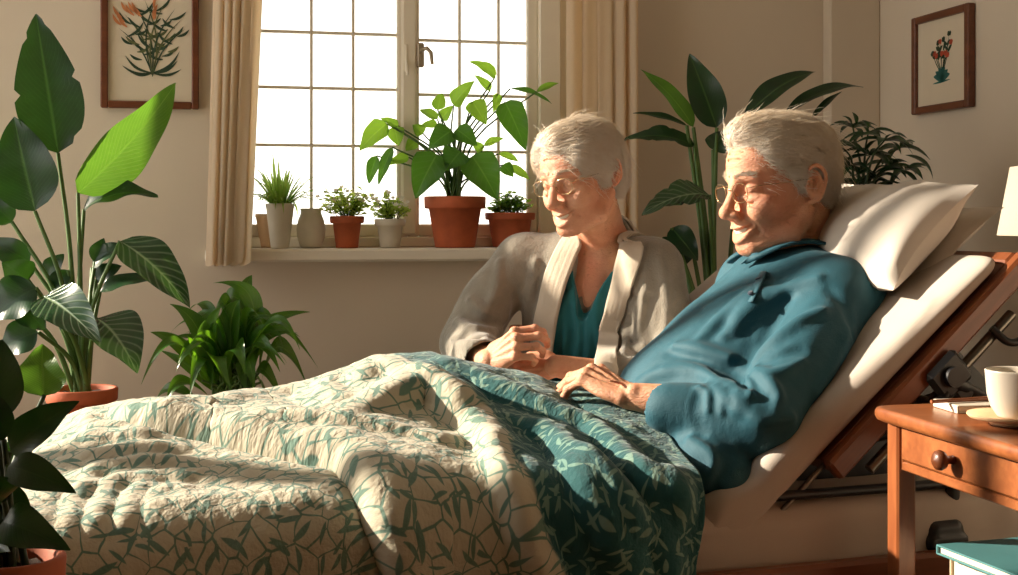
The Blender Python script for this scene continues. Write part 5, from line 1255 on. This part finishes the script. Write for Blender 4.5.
# skin: head and neck (fine), trunk (coarse), hands (fine); the joints lie under the clothes
Sh = Sculpt(); ML = build_head(Sh, mc, mR, mk, Nb, True); Sh.ell(Nb-tv*.05, (.09, .05, .055), .03, 'u', TR)
hp, hq = Sh.mesh(.00155)
St = Sculpt(); St.cone(Nb-tv*.01, Nb-tv*.10-fv*.02, .05, .055, 0); St.ell(Hc+tv*.28-fv*.030, (.150, .13, .070), .03, 'u', TR); St.ell(Hc+tv*.13-fv*.015, (.140, .13, .078), .03, 'u', TR); St.ell(Hc-fv*.01, (.14, .08, .070), .03, 'u', TR)
for (a, b_, c_) in ((Sn, En, Wn*.35+En*.65), (Sf, Ef, Wf)): St.cone(a, b_, .045, .036, .03); St.cone(b_, c_, .036, .030, .01)
for (a, b_, c_) in ((Hn, Kn, Fn), (Hf, Kf, Ff)): St.cone(a-A3((0, 0, .035)), b_, .044, .040, .03); St.cone(b_, c_, .042, .032, .01); St.cone(c_, c_+A3((-.04, -.02, .05)), .032, .022, .01)
tp, tq = St.mesh(.006)
Sa = Sculpt(); Sa.cone(En*.5+Wn*.5+A3((0, 0, .004)), Wn, .030, .0215, 0); Sa.cone(En, En*.5+Wn*.5, .03, .030, .01)
hX = A3(P(585, 373, 2.16))-Wn; mcurl = [(34, 20, 10), (37, 22, 12), (42, 24, 12), (48, 26, 14)]
hand(Sa, Wn-hX*.06, hX, V(.25, -.35, 1), -1, mcurl, 1.03, (.05, .0, -.07, -.16), (.5, .5, .4), fore=True)
Sa.chain([En*.3+Wn*.7+A3((0, -.016, .020)), Wn+A3((.0, -.012, .020)), Wn+A3((-.03, -.01, .026))], [.002, .0025, .002], .005); Sa.ell(Wn+A3((.008, -.018, .010)), .009, .008)
ap, aq = Sa.mesh(.0016)
Sb = Sculpt(); Sb.cone(Ef*.6+Wf*.4, Wf, .028, .022, 0); hand(Sb, Wf, A3(P(600, 402, 2.47))-Wf, V(.1, -.3, 1), 1, [(20, 25, 15)]*4, 1.0)
bp, bq = Sb.mesh(.0022)
P_, Q_ = stitch([(hp, hq), (tp, tq), (ap, aq), (bp, bq)]); close_holes(np_mesh('body', P_, Q_, M['skin_m'], man))
face_extras(ML, man); spectacles(ML, man, 'thin wire-rimmed glasses', fwd=.094)
# trousers
S = Sculpt(); S.ell(Hc-A3((0, 0, .03)), (.158, .10, .055), 0, 'u', TR)
for (a, b_, c_) in ((Hn, Kn, Fn), (Hf, Kf, Ff)): S.cone(a-A3((0, 0, .035)), b_, .052, .048, .03); S.cone(b_, c_, .050, .042, .01)
p_, q_ = S.mesh(.006); np_mesh('trousers', p_, q_, M['trouser'], man)
# sweater
S = Sculpt(); PZ = Sculpt()
def polo(S):
    S.ell(Hc+tv*.29-fv*.022, (.178, .145, .092), 0, 'u', TR); S.ell(Hc+tv*.165-fv*.006, (.168, .13, .100), .05, 'u', TR); S.ell(Hc+tv*.055+fv*.006, (.172, .105, .098), .05, 'u', TR)
    S.ell(Hc-tv*.03-fv*.01, (.175, .085, .070), .05, 'u', TR); S.cone(Hn+A3((.03, -.05, -.02)), A3(bed(.00, .07, .590)), .075, .045, .05); S.cone(A3(bed(.0, .10, .60)), A3(bed(.03, .055, .578)), .05, .030, .04)
    S.cone(Sn, Sf, .060, .056, .05); S.cone(Nb-tv*.068-fv*.01, Sn, .045, .058, .04); S.cone(Nb-tv*.068-fv*.01, Sf, .045, .054, .04); S.ell(Nb-tv*.092-fv*.01, (.11, .06, .065), .04, 'u', TR)
    m_ = Sn*.5+En*.5+A3((.006, -.005, .0)); S.chain([Sn, m_, En], [.068, .064, .053], .035, n=6); S.chain([En, En*.55+Cn*.45+A3((0, 0, -.004)), Cn], [.053, .050, .041], .02, n=6)
    S.cone(Sf, Ef, .062, .055, .04); S.cone(Ef, Ef*.4+Wf*.6, .052, .042, .02)
polo(S)
c0 = Cn*.86+En*.14; ca = (Cn-En)/np.linalg.norm(Cn-En)
S.chain([c0+ca*.004, Cn+ca*.010], [.0415, .0400], .004, n=1)
fl = lambda pts, rad, off=0.0, k=.012, op='u': fold(S, pts, rad, off, k, op)
fl([(822, 312), (800, 322), (783, 335), (766, 351), (757, 363)], [0.0039, 0.0091, 0.0104, 0.0091, 0.0052], 0, .018)
fl([(757, 368), (768, 374), (785, 371), (803, 361)], [0.0052, 0.0091, 0.0091, 0.0026], -.001, .014)
fl([(818, 280), (795, 288), (769, 301), (745, 318), (724, 338)], [0.0026, 0.0104, 0.0117, 0.0104, 0.0026], 0, .02)
fl([(775, 292), (755, 300), (742, 316), (735, 332)], [0.0026, 0.0091, 0.0091, 0.0026], 0, .02); fl([(764, 286), (744, 300), (722, 318), (700, 340)], [0.0026, 0.0091, 0.0091, 0.0026], 0, .02)
fl([(752, 288), (730, 297), (707, 308)], [0.0026, 0.0078, 0.0026], 0, .015)
fl([(672, 352), (707, 362), (735, 374), (755, 388)], [.003, .006, .007, .004], .001, .02, 's')
fl([(676, 346), (700, 350), (728, 358)], [0.0026, 0.0078, 0.0039], 0, .02)
fl([(700, 388), (707, 396), (708, 410)], [0.0039, 0.0065, 0.0026], 0, .010); fl([(716, 388), (724, 398), (722, 412)], [0.0039, 0.0078, 0.0026], 0, .010)
fl([(730, 384), (740, 394), (738, 410), (730, 404)], [0.0039, 0.00845, 0.0078, 0.0039], 0, .009); fl([(748, 378), (752, 392), (746, 402)], [0.0039, 0.0078, 0.0026], 0, .010)
fl([(756, 374), (770, 382), (779, 396), (776, 408)], [0.0039, 0.0078, 0.0078, 0.0026], 0, .012); fl([(745, 384), (755, 388), (764, 396)], [.003, .005, .002], 0, .008, 's')
fl([(762, 364), (775, 358), (800, 350)], [.003, .006, .002], .001, .012, 's')
fl([(850, 330), (838, 360), (815, 392)], [0.0026, 0.0078, 0.0026], 0, .02); fl([(862, 310), (856, 345), (836, 380)], [.002, .005, .002], .001, .015, 's')
fl([(830, 290), (845, 308), (852, 335)], [.001, .003, .001], .002, .008, 's')
fl([(700, 394), (697, 412), (701, 436)], [.002, .0032, .002], .002, .006, 's')
fl([(640, 385), (665, 372), (700, 372), (730, 388)], [0.0039, 0.0091, 0.0091, 0.0039], 0, .02)
fl([(690, 440), (712, 456), (716, 480)], [0.0039, 0.0078, 0.0039], 0, .014); fl([(730, 455), (722, 470), (712, 492)], [.003, .006, .003], .001, .014, 's')
fl([(790, 300), (770, 330), (765, 350)], [.003, .006, .003], .001, .018, 's'); fl([(735, 400), (760, 420), (790, 418)], [0.0039, 0.0078, 0.0039], 0, .02)
apply_folds(S)
# openings: neck and cuffs
SW = Sculpt(); SW.p = list(S.p)
S.cone(Nb-tv*.015+fv*.02, ML.w((0, -.01, -.05)), .055, .060, .006, 's'); S.ell(Nb+tv*.045+fv*.03, (.058, .06, .06), .006, 's', TR)
S.cone(Wn, Cn-ca*.03, .034, .033, .003, 's')
S.post = lambda p: noise3(p*13)*.004+noise3(p*34)*.0012
sp_, sq_ = S.mesh(.0030); close_holes(np_mesh('sweater', sp_, sq_, M['polo'], man))
# collar
def collar(name, mat, pts_top, pts_bot, thick, parent, mid_out=.006, cen=None, push=None):
    tops = crom(pts_top, 8); bots = crom(pts_bot, 8); rows = []
    for k in range(9):
        t = k/8; r = []
        for a, b_ in zip(tops, bots):
            p = a*(1-t)+b_*t; o_ = p-cen; o_ = o_/np.linalg.norm(o_); r.append(V(*(p+o_*mid_out*math.sin(PI*t))))
        rows.append(r)
    if push is not None:
        q = push_out(push, [p for r in rows for p in r], .0095); m = len(rows[0]); rows = [[V(*q[i*m+j]) for j in range(m)] for i in range(len(rows))]
    b = MB(); b.grid(rows); o = b.build(name, mat, parent); so = o.modifiers.new('t', 'SOLIDIFY'); so.thickness = thick; so.offset = 0; return o
nd = (ML.w((0, -.03, -.05))-Nb); nd /= np.linalg.norm(nd); rgt = mR[:, 0]; fw = np.cross(nd, rgt); fw = fw if fw@mR[:, 1] > 0 else -fw
def nring(ang, r, h): a = math.radians(ang); return Nb+nd*h+(fw*math.cos(a)-rgt*math.sin(a))*r      # 0 front, +90 = his left (camera side)
for sgn in (1, -1):
    angs = [16, 50, 90, 130, 180]
    collar('collar', M['polo'], [nring(sgn*a, r, h) for a, r, h in zip(angs, (.068, .070, .070, .073, .074), (-.010, .014, .032, .050, .058))], [nring(sgn*a, r, h) for a, r, h in zip([26, 52, 90, 130, 180], (.114, .106, .102, .102, .096), (-.050, -.030, -.012, .004, .010))], .006, man, .011, Nb, SW)
collar('undershirt', M['navy'], [nring(a, .064, h) for a, h in ((-60, .0), (-25, -.012), (0, -.020), (25, -.012), (60, .0))], [nring(a, .074, h) for a, h in ((-60, -.03), (-25, -.04), (0, -.05), (25, -.04), (60, -.03))], .003, man, 0, Nb)
# placket with two buttons
pl_, pn_ = trace(S, [764, 757, 749], [272, 286, 302]); b = MB(); w_ = V(*mR[:, 0])*.012; rows = [[V(*(p+n*.0005))+w_*s for s in (-1, -.3, .3, 1)] for p, n in zip(pl_, pn_)]; b.grid(rows); o = b.build('placket', M['polo'], man); so = o.modifiers.new('t', 'SOLIDIFY'); so.thickness = .0022; so.offset = 0
for k in (0, 1):
    p, n = trace(S, [759-8*k], [281+14*k]); b = MB(); b.lathe([(0, .003), (.0045, .003), (.0052, .0015), (.005, 0)], (0, 0, 0), 16); b.build('button', M['navy'], man, Matrix.Translation(V(*(p[0]+n[0]*.003))) @ V(*n[0]).to_track_quat('Z', 'Y').to_matrix().to_4x4())
# hair
H = Sculpt(); L = Loc(H, mc, mR, mk)
L.ell((0, -.018, .040), (.0785, .096, .083), 0); L.ell((0, -.048, .005), (.070, .060, .070), .02); L.both('ell', (.070, -.004, .012), (.009, .016, .030), k=.010); L.ell((0, .036, .096), (.054, .050, .030), .02); L.both('ell', (.052, .020, .062), (.024, .034, .030), k=.02); L.ell((0, -.060, .050), (.050, .040, .045), .03)
L.ell((0, .115, -.010), (.090, .062, .086), .012, 's'); L.both('ell', (.074, .030, -.020), (.030, .036, .034), k=.008, op='s'); L.both('ell', (.086, -.020, -.012), (.022, .020, .030), k=.006, op='s'); L.ell((0, .0, -.075), (.09, .075, .065), .01, 's'); L.ell((0, -.03, -.10), (.09, .10, .065), .012, 's')
H.post = lambda p: noise3(p*45)*.0022+noise3(p*110)*.0009
gp, gq = H.mesh(.0020)
iR = mR.T
def mflow(p):
    q = (p-mc)@iR.T/mk if False else ((p-mc)@mR)/mk; x, y, z = q.T; sd = np.clip((np.abs(x)-.045)/.03, 0, 1); bk = np.clip((-y-.03)/.06, 0, 1)
    f = np.stack([np.sign(x)*.25*(1-sd)-.15*(1-sd), -1+.35*bk, .25*np.clip(y/.05, 0, 1)-.35*sd-1.3*bk], -1); return f@mR.T
rt = sample_surface(gp, gq, 12000, 3, lambda c: (((c-mc)@mR)[:, 2] > -.07)); v1, q1 = strands('h', H, rt, mflow, .046, .0062, None, None, 5, .00048)
br = []; rs = np.random.RandomState(2)
P_, Q_ = stitch([(gp, gq), (v1, q1)]); np_mesh('hair', P_, Q_, M['hair'], man)
def brows(L, Shd, parent, n=130, ln=.012, seed=1):
    rs = np.random.RandomState(seed); roots = []
    for s in (-1, 1):
        t = rs.rand(n); roots.append(np.array([L.w((s*(.012+.034*a), .092-.02*a, .0225+.004*math.sin(PI*a)+rs.normal()*.0018)) for a in t]))
    for rt_ in roots:
      roots, _ = surf_project(Shd, rt_, .0002, 4); fl_ = lambda p: (np.stack([np.sign(((p-L.c)@L.R)[:, 0])*1.0, np.full(len(p), -.3), np.full(len(p), .25)], -1))@L.R.T
      v, q = strands('b', Shd, roots, fl_, ln, .0025, None, None, seed, .00034, 5); np_mesh('eyebrow', v, q, M['brow'], parent)
brows(ML, Sh, man)
# ------------------------------------------------------------------ the woman beside the bed
wom = empty('person', V(.20, 2.98, .43), 'white-haired woman in a grey cardigan over a teal top, seated behind the bed', 'person')
wc_ = A3(P(580, 177, 2.72)); wR = head_R(math.radians(43), math.radians(13), math.radians(4)); wk = .96
Nb = A3(P(604, 236, 2.83)); Hc = A3(V(.165, 2.97, .53)); tv = (Nb-Hc)/np.linalg.norm(Nb-Hc)
lv = A3(V(.93, -.36, 0)); lv = lv-tv*(lv@tv); lv /= np.linalg.norm(lv); fv = np.cross(lv, tv); fv = fv if fv[1] < 0 else -fv; TR = np.array([lv, tv, fv])
Sl = A3(P(652, 268, 2.76)); Sr = A3(P(524, 262, 2.90)); Er = A3(P(469, 343, 2.86)); El = A3(P(656, 378, 2.70))
Wr = A3(P(489, 361, 2.61)); Wl = A3(P(556, 366, 2.60)); Cr = A3(P(483, 358, 2.67)); Cl = A3(P(604, 376, 2.63))
Sh = Sculpt(); WL = build_head(Sh, wc_, wR, wk, Nb+fv*.0, False); Sh.ell(Nb-tv*.04-fv*.01, (.10, .05, .055), .03, 'u', TR); Sh.ell(Nb-tv*.10+fv*.018, (.10, .09, .055), .03, 'u', TR)
for g in (-1, 1): Sh.cone(Nb-tv*.045+fv*.045+lv*g*.012, Nb-tv*.055+fv*.025+lv*g*.11, .0075, .008, .012)
Sh.ell(Nb-tv*.046+fv*.056, .010, .010, 's')
hp, hq = Sh.mesh(.00155)
St = Sculpt(); St.cone(Nb, Nb-tv*.1, .05, .06, 0); St.ell(Hc+tv*.30, (.13, .14, .075), .04, 'u', TR); St.ell(Hc+tv*.12, (.125, .14, .085), .04, 'u', TR); St.ell(Hc, (.15, .10, .10), .04, 'u', TR)
for (a, b_, c_) in ((Sr, Er, Er*.5+Cr*.5), (Sl, El, El*.5+Cl*.5)): St.cone(a, b_, .040, .033, .03); St.cone(b_, c_, .033, .028, .01)
hipr = Hc+A3((-.08, -.03, -.02)); hipl = Hc+A3((-.03, -.085, -.02)); kr = A3((-.30, 2.98, .46)); kl = A3((-.26, 2.86, .45)); fr = A3((-.28, 3.0, .06)); fL = A3((-.22, 2.86, .06))
for (a, b_, c_) in ((hipr, kr, fr), (hipl, kl, fL)): St.cone(a, b_, .070, .050, .04); St.cone(b_, c_, .048, .032, .01); St.cone(c_, c_+A3((-.08, -.03, -.03)), .032, .022, .01)
tp, tq = St.mesh(.006)
Sa = Sculpt()
Sa.cone(Er*.35+Cr*.65, Wr, .030, .0225, 0)
rX = A3(P(515, 345, 2.57))-Wr; rw = Wr+rX*.02
hand(Sa, Wr, rX, V(-.30, -.85, .55), 1, [(42, 50, 28), (46, 54, 30), (50, 56, 32), (54, 58, 34)], .93, (.04, .0, -.05, -.12), (.35, .7, .3), fore=True)
Sb = Sculpt(); Sb.cone(El*.30+Cl*.70, Wl, .0305, .0225, 0)
lX = V(-.97, .02, -.12)
hand(Sb, Wl+A3((0, .018, 0)), lX, V(.1, -.75, .45), -1, [(30, 40, 22), (34, 44, 24), (38, 46, 26), (42, 48, 28)], .92, (.04, .0, -.05, -.12), (.30, .6, .3), fore=True)
ap, aq = Sa.mesh(.0016); bp, bq = Sb.mesh(.0016)
P_, Q_ = stitch([(hp, hq), (tp, tq), (ap, aq), (bp, bq)]); close_holes(np_mesh('body', P_, Q_, M['skin_w'], wom))
face_extras(WL, wom); spectacles(WL, wom, 'thin rimless-looking glasses', fwd=.094)
# trousers and shoes, mostly hidden by the bed
S = Sculpt(); S.ell(Hc, (.165, .10, .115), 0, 'u', TR)
for (a, b_, c_) in ((hipr, kr, fr), (hipl, kl, fL)): S.cone(a, b_, .078, .060, .04); S.cone(b_, c_*.9+b_*.1, .058, .045, .01)
p_, q_ = S.mesh(.007); np_mesh('trousers', p_, q_, M['trouser'], wom)
for c_ in (fr, fL):
    S = Sculpt(); S.cone(c_+A3((.02, 0, -.03)), c_+A3((-.09, -.03, -.035)), .036, .030, 0); S.cone(c_, c_+A3((0, 0, -.03)), .038, .036, .01); S.box(c_+A3((-.03, -.01, -.085)), (.2, .2, .027), .001, .004, 's'); p_, q_ = S.mesh(.005); np_mesh('shoe', p_, q_, M['black'], wom)
# top
S = Sculpt()
S.ell(Hc+tv*.30+fv*.004, (.135, .145, .095), 0, 'u', TR); S.ell(Hc+tv*.24+fv*.045-lv*.055, (.055, .065, .055), .04, 'u', TR); S.ell(Hc+tv*.24+fv*.045+lv*.055, (.055, .065, .055), .04, 'u', TR)
S.ell(Hc+tv*.12+fv*.012, (.135, .14, .105), .05, 'u', TR); S.ell(Hc+tv*.0, (.15, .09, .11), .04, 'u', TR); S.cone(Nb-tv*.07+lv*.09, Nb-tv*.07-lv*.09, .045, .045, .04)
TOP = list(S.p)
fl = lambda pts, rad, off=0.0, k=.012, op='u': fold(S, pts, rad, off, k, op)
for pts in ([(560, 300), (566, 330), (562, 360)], [(575, 305), (580, 335), (576, 365)], [(588, 290), (590, 330), (588, 360)], [(570, 292), (558, 320), (552, 350)], [(600, 280), (596, 310), (600, 345)]): fl(pts, [.003, .0055, .003], 0, .014)
apply_folds(S)
# V neck: a wedge cut down to the breast bone
vn = Nb-tv*.150+fv*.10; 
for g in (-1, 1): S.cone(vn-fv*.03+lv*g*.0, Nb-tv*.0+lv*g*.052+fv*.02, .012, .045, .004, 's')
S.cone(vn, Nb+fv*.05, .012, .060, .004, 's'); S.cone(Nb-tv*.06+fv*.01, Nb+tv*.06, .058, .075, .004, 's')
S.post = lambda p: noise3(p*17)*.003
p_, q_ = S.mesh(.003); close_holes(np_mesh('v_neck_top', p_, q_, M['scrub'], wom))
# cardigan
S = Sculpt()
S.ell(Hc+tv*.30-fv*.002, (.158, .150, .112), 0, 'u', TR); S.ell(Hc+tv*.24+fv*.042-lv*.062, (.062, .07, .062), .05, 'u', TR); S.ell(Hc+tv*.24+fv*.042+lv*.062, (.062, .07, .062), .05, 'u', TR)
S.ell(Hc+tv*.12+fv*.010, (.158, .14, .122), .05, 'u', TR); S.ell(Hc+tv*.0+fv*.01, (.180, .10, .135), .05, 'u', TR)
S.cone(Nb-tv*.045-fv*.005, Sl, .050, .056, .04); S.cone(Nb-tv*.045-fv*.005, Sr, .050, .056, .04); S.cone(Nb-tv*.012-fv*.035, Nb-tv*.08-fv*.04, .052, .06, .03)
S.chain([Sr, Sr*.5+Er*.5+A3((-.018, 0, .0)), Er], [.060, .062, .060], .035, n=6); S.chain([Er, Er*.5+Cr*.5+A3((-.004, 0, -.002)), Cr], [.060, .054, .046], .02, n=6)
S.chain([Sl, Sl*.5+El*.5+A3((.020, 0, 0)), El], [.060, .062, .058], .035, n=6); S.chain([El, El*.5+Cl*.5, Cl], [.058, .050, .040], .02, n=6)
S.cone(Hc+A3((-.10, -.10, .06)), Hc+A3((.05, -.20, .07)), .09, .08, .06)
for pts, r in (([(470, 300), (485, 312), (505, 318)], .008), ([(458, 322), (476, 330), (500, 332)], .009), ([(452, 340), (470, 345), (492, 344)], .007), ([(500, 262), (496, 290), (486, 312)], .007), ([(520, 270), (522, 305), (512, 340)], .008), ([(536, 262), (530, 300), (524, 340)], .008),
               ([(640, 250), (646, 290), (640, 330)], .007), ([(660, 262), (668, 300), (664, 340)], .007), ([(676, 330), (655, 345), (632, 350)], .009), ([(672, 352), (650, 362), (625, 362)], .009), ([(632, 300), (628, 330), (622, 356)], .008), ([(612, 372), (625, 384), (645, 390)], .007), ([(625, 240), (632, 262), (636, 290)], .006)):
    fl(pts, [r*.5, r*1.35, r*.5], 0, .018)
for pts in ([(448, 350), (460, 338), (478, 338)], [(515, 290), (512, 315), (503, 330)], [(650, 300), (648, 330), (652, 345)], [(640, 356), (660, 350), (678, 342)]): fl(pts, [.002, .005, .002], .001, .016, 's')
apply_folds(S)
CARD = Sculpt(); CARD.p = list(S.p)
# front opening: follows the photo's lapel edges, cut on the front only
lo_, _ = trace(CARD, [586, 577, 568, 561, 556, 553], [238, 258, 282, 306, 328, 346]); hi_, _ = trace(CARD, [620, 618, 613, 606, 600, 597], [238, 258, 282, 306, 328, 346]); lo_ = np.vstack([lo_, lo_[-1]-tv*.10]); hi_ = np.vstack([hi_, hi_[-1]-tv*.10])
for k in range(6):
    for (a0, a1, b0, b1) in ((lo_[k], lo_[k+1], hi_[k], hi_[k+1]),):
        for t in (.2, .5, .8):
            w_ = np.linalg.norm(b0-a0)*.24; [S.cone(a0*(1-t)+b0*t+fv*o_, a1*(1-t)+b1*t+fv*o_, w_, w_, .003, 's') for o_ in (-.006, .02, .05)]
S.cone(Nb-tv*.02+fv*.03, WL.w((0, .0, -.05)), .050, .060, .006, 's'); S.cone(Nb-tv*.06+fv*.03, Nb+tv*.05+fv*.0, .046, .055, .006, 's')
for (w0, c0_, e0_) in ((Wr, Cr, Er), (Wl, Cl, El)):
    ax = (c0_-e0_)/np.linalg.norm(c0_-e0_); S.cone(c0_-ax*.035, c0_+ax*.09, .036 if c0_ is Cr else .032, .040 if c0_ is Cr else .034, .003, 's')
S.post = lambda p: noise3(p*15)*.0035+noise3(p*38)*.0012
p_, q_ = S.mesh(.0030); close_holes(np_mesh('cardigan', p_, q_, M['cardi'], wom))
# pale ribbed band along the opening, up round the neck
def band(ptsA, ptsB, name='collar_band'):
    a = crom(ptsA, 8); b_ = crom(ptsB, 8); rows = []; uv = []
    for k in range(13):
        t = k/12; rows.append([V(*(x*(1-t)+y*t+(o_*(.0045*math.sin(PI*t)**.5+.0012*math.sin(t*PI*9))))) for x, y, o_ in zip(a, b_, outs(a, b_))])
    q = push_out(CARD, [p for r in rows for p in r], .0045); m = len(rows[0]); rows = [[V(*q[i*m+j]) for j in range(m)] for i in range(len(rows))]
    b = MB(); b.grid(rows); o = b.build(name, M['band'], wom); so = o.modifiers.new('t', 'SOLIDIFY'); so.thickness = .006; so.offset = 0; return o
def outs(a, b_):
    r = []
    for x, y in zip(a, b_):
        c = (x+y)/2; base_ = Hc+tv*((c-Hc)@tv); d = c-base_; r.append(d/np.linalg.norm(d))
    return r
def bandpts(px): 
    p, n = trace(CARD, [q[0] for q in px], [q[1] for q in px]); return [a+b*.004 for a, b in zip(p, n)]
LI = bandpts([(582, 246), (577, 258), (568, 282), (561, 306), (556, 332), (552, 362), (549, 388)]); LO = bandpts([(566, 236), (556, 252), (546, 276), (540, 304), (535, 332), (532, 352), (530, 384)])
RI = bandpts([(622, 246), (619, 258), (613, 282), (606, 306), (600, 332), (596, 362), (593, 388)]); RO = bandpts([(642, 246), (642, 258), (634, 284), (627, 308), (621, 334), (616, 362), (613, 388)])
upn = lambda p, r, h: Nb+tv*h+fv*p[1]*r+lv*p[0]*r
ringI = [upn((-.80, .35), .060, -.006), upn((-.95, -.2), .062, .010), upn((-.55, -.85), .064, .022), upn((0, -1.0), .066, .024), upn((.55, -.85), .064, .022), upn((.95, -.2), .062, .010), upn((.80, .35), .060, -.006)]
ringO = [upn((-.9, .35), .092, -.022), upn((-1.02, -.2), .092, -.010), upn((-.6, -.85), .088, -.006), upn((0, -1.0), .088, -.006), upn((.6, -.85), .088, -.006), upn((1.02, -.2), .092, -.010), upn((.9, .35), .092, -.022)]
band(LI[::-1]+ringI+RI, LO[::-1]+ringO+RO)
for (c0_, e0_, r_) in ((Cr, Er, .043), (Cl, El, .0375)):
    ax = V(*((c0_-e0_)/np.linalg.norm(c0_-e0_))); b = MB(); b.tube([V(*c0_)-ax*.030, V(*c0_)-ax*.014, V(*c0_)+ax*.004, V(*c0_)+ax*.008], [r_+.006, r_+.005, r_+.003, r_-.001], 40, False)
    b.tube([V(*c0_)+ax*.008, V(*c0_)-ax*.028], [r_-.001, r_-.004], 40, False); b.build('cuff', M['cardi'], wom)
# hair
H = Sculpt(); L = Loc(H, wc_, wR, wk)
L.ell((0, -.020, .040), (.083, .104, .088), 0); L.ell((0, -.050, .000), (.078, .074, .078), .02); L.both('ell', (.071, .004, .016), (.012, .030, .038), k=.012); L.ell((0, .036, .092), (.056, .048, .030), .02); L.both('ell', (.055, .040, .055), (.022, .030, .032), k=.02)
L.ell((0, .120, -.020), (.078, .060, .088), .012, 's'); L.both('ell', (.070, .044, -.030), (.030, .038, .040), k=.008, op='s'); L.both('ell', (.088, -.022, -.018), (.020, .018, .024), k=.005, op='s'); L.ell((0, .01, -.080), (.09, .072, .065), .01, 's'); L.ell((0, -.03, -.115), (.10, .11, .065), .012, 's')
H.post = lambda p: noise3(p*45)*.0026+noise3(p*110)*.0009
gp, gq = H.mesh(.0020)
def wflow(p):
    x, y, z = (((p-wc_)@wR)/wk).T; sd = np.clip((np.abs(x)-.03)/.04, 0, 1); bk = np.clip((-y-.03)/.06, 0, 1); s_ = np.where(x > .025, 1, -1)
    f = np.stack([s_*.8*(1-sd), -.75+.2*bk, .15*np.clip(y/.05, 0, 1)-.55*sd-1.2*bk], -1); return f@wR.T
rt = sample_surface(gp, gq, 12000, 4, lambda c: (((c-wc_)@wR)[:, 2] > -.08)); v1, q1 = strands('h', H, rt, wflow, .050, .0062, None, None, 6, .00048, droop=.004)
P_, Q_ = stitch([(gp, gq), (v1, q1)]); np_mesh('hair', P_, Q_, M['hair'], wom)
brows(WL, Sh, wom, 90, .010, 3)
# ------------------------------------------------------------------ light and camera
w = bpy.data.worlds.new('sky'); SC.world = w; w.use_nodes = True; nt = w.node_tree; bg = nt.nodes['Background']
tc = nt.nodes.new('ShaderNodeTexCoord'); sp = nt.nodes.new('ShaderNodeSeparateXYZ'); nt.links.new(tc.outputs['Generated'], sp.inputs[0])
rp = nt.nodes.new('ShaderNodeValToRGB'); nt.links.new(sp.outputs[2], rp.inputs[0])
e = rp.color_ramp.elements; e[0].position = 0.0; e[0].color = (1.0, .94, .83, 1); e[1].position = .6; e[1].color = (.95, .95, .93, 1)
nt.links.new(rp.outputs[0], bg.inputs[0]); bg.inputs[1].default_value = 2.7
def add_light(name, kind, M_, **kw):
    l = bpy.data.lights.new(name, kind); o = bpy.data.objects.new(name, l); COL.objects.link(o); o.matrix_world = M_
    for k, v in kw.items():
        if hasattr(l, k): setattr(l, k, v)
        elif hasattr(l.cycles, k): setattr(l.cycles, k, v)
    return o
SUN = V(1, -.19, -.41).normalized()
so = add_light('sun', 'SUN', Matrix.Translation(V(-3, 4, 4)) @ (-SUN).to_track_quat('Z', 'Y').to_matrix().to_4x4(), energy=14, color=(1.0, .87, .70), angle=math.radians(1.5))
def portal(c, nrm, sx, sy):
    q = (-nrm).to_track_quat('Z', 'Y').to_matrix().to_4x4()
    o = add_light('window_portal', 'AREA', Matrix.Translation(c) @ q, shape='RECTANGLE', size=sx, size_y=sy); o.data.cycles.is_portal = True; return o
portal(room((WR0+WR1)/2, N1+.28, (WZ0+WZ1)/2), -RN, WR1-WR0, WZ1-WZ0)
portal(room(R0-.22, (LN0+LN1)/2, (LZ0+LZ1)/2), RX, LN1-LN0, LZ1-LZ0)
cam = bpy.data.cameras.new('camera'); co = bpy.data.objects.new('camera', cam); COL.objects.link(co); SC.camera = co
co.location = (0, 0, CAMZ); co.rotation_euler = (PI/2, 0, 0); cam.lens = 36*F/1018; cam.sensor_width = 36; cam.shift_y = -(287.5-HY)/1018; cam.clip_start = .05
SC.view_settings.view_transform = 'Standard'; SC.view_settings.look = 'None'; SC.view_settings.gamma = 1; SC.view_settings.use_curve_mapping = False; SC.view_settings.exposure = 0.0
SC.cycles.use_denoising = True
SC.cycles.max_bounces = 8; SC.cycles.diffuse_bounces = 5; SC.cycles.transparent_max_bounces = 12; SC.cycles.sample_clamp_indirect = 6
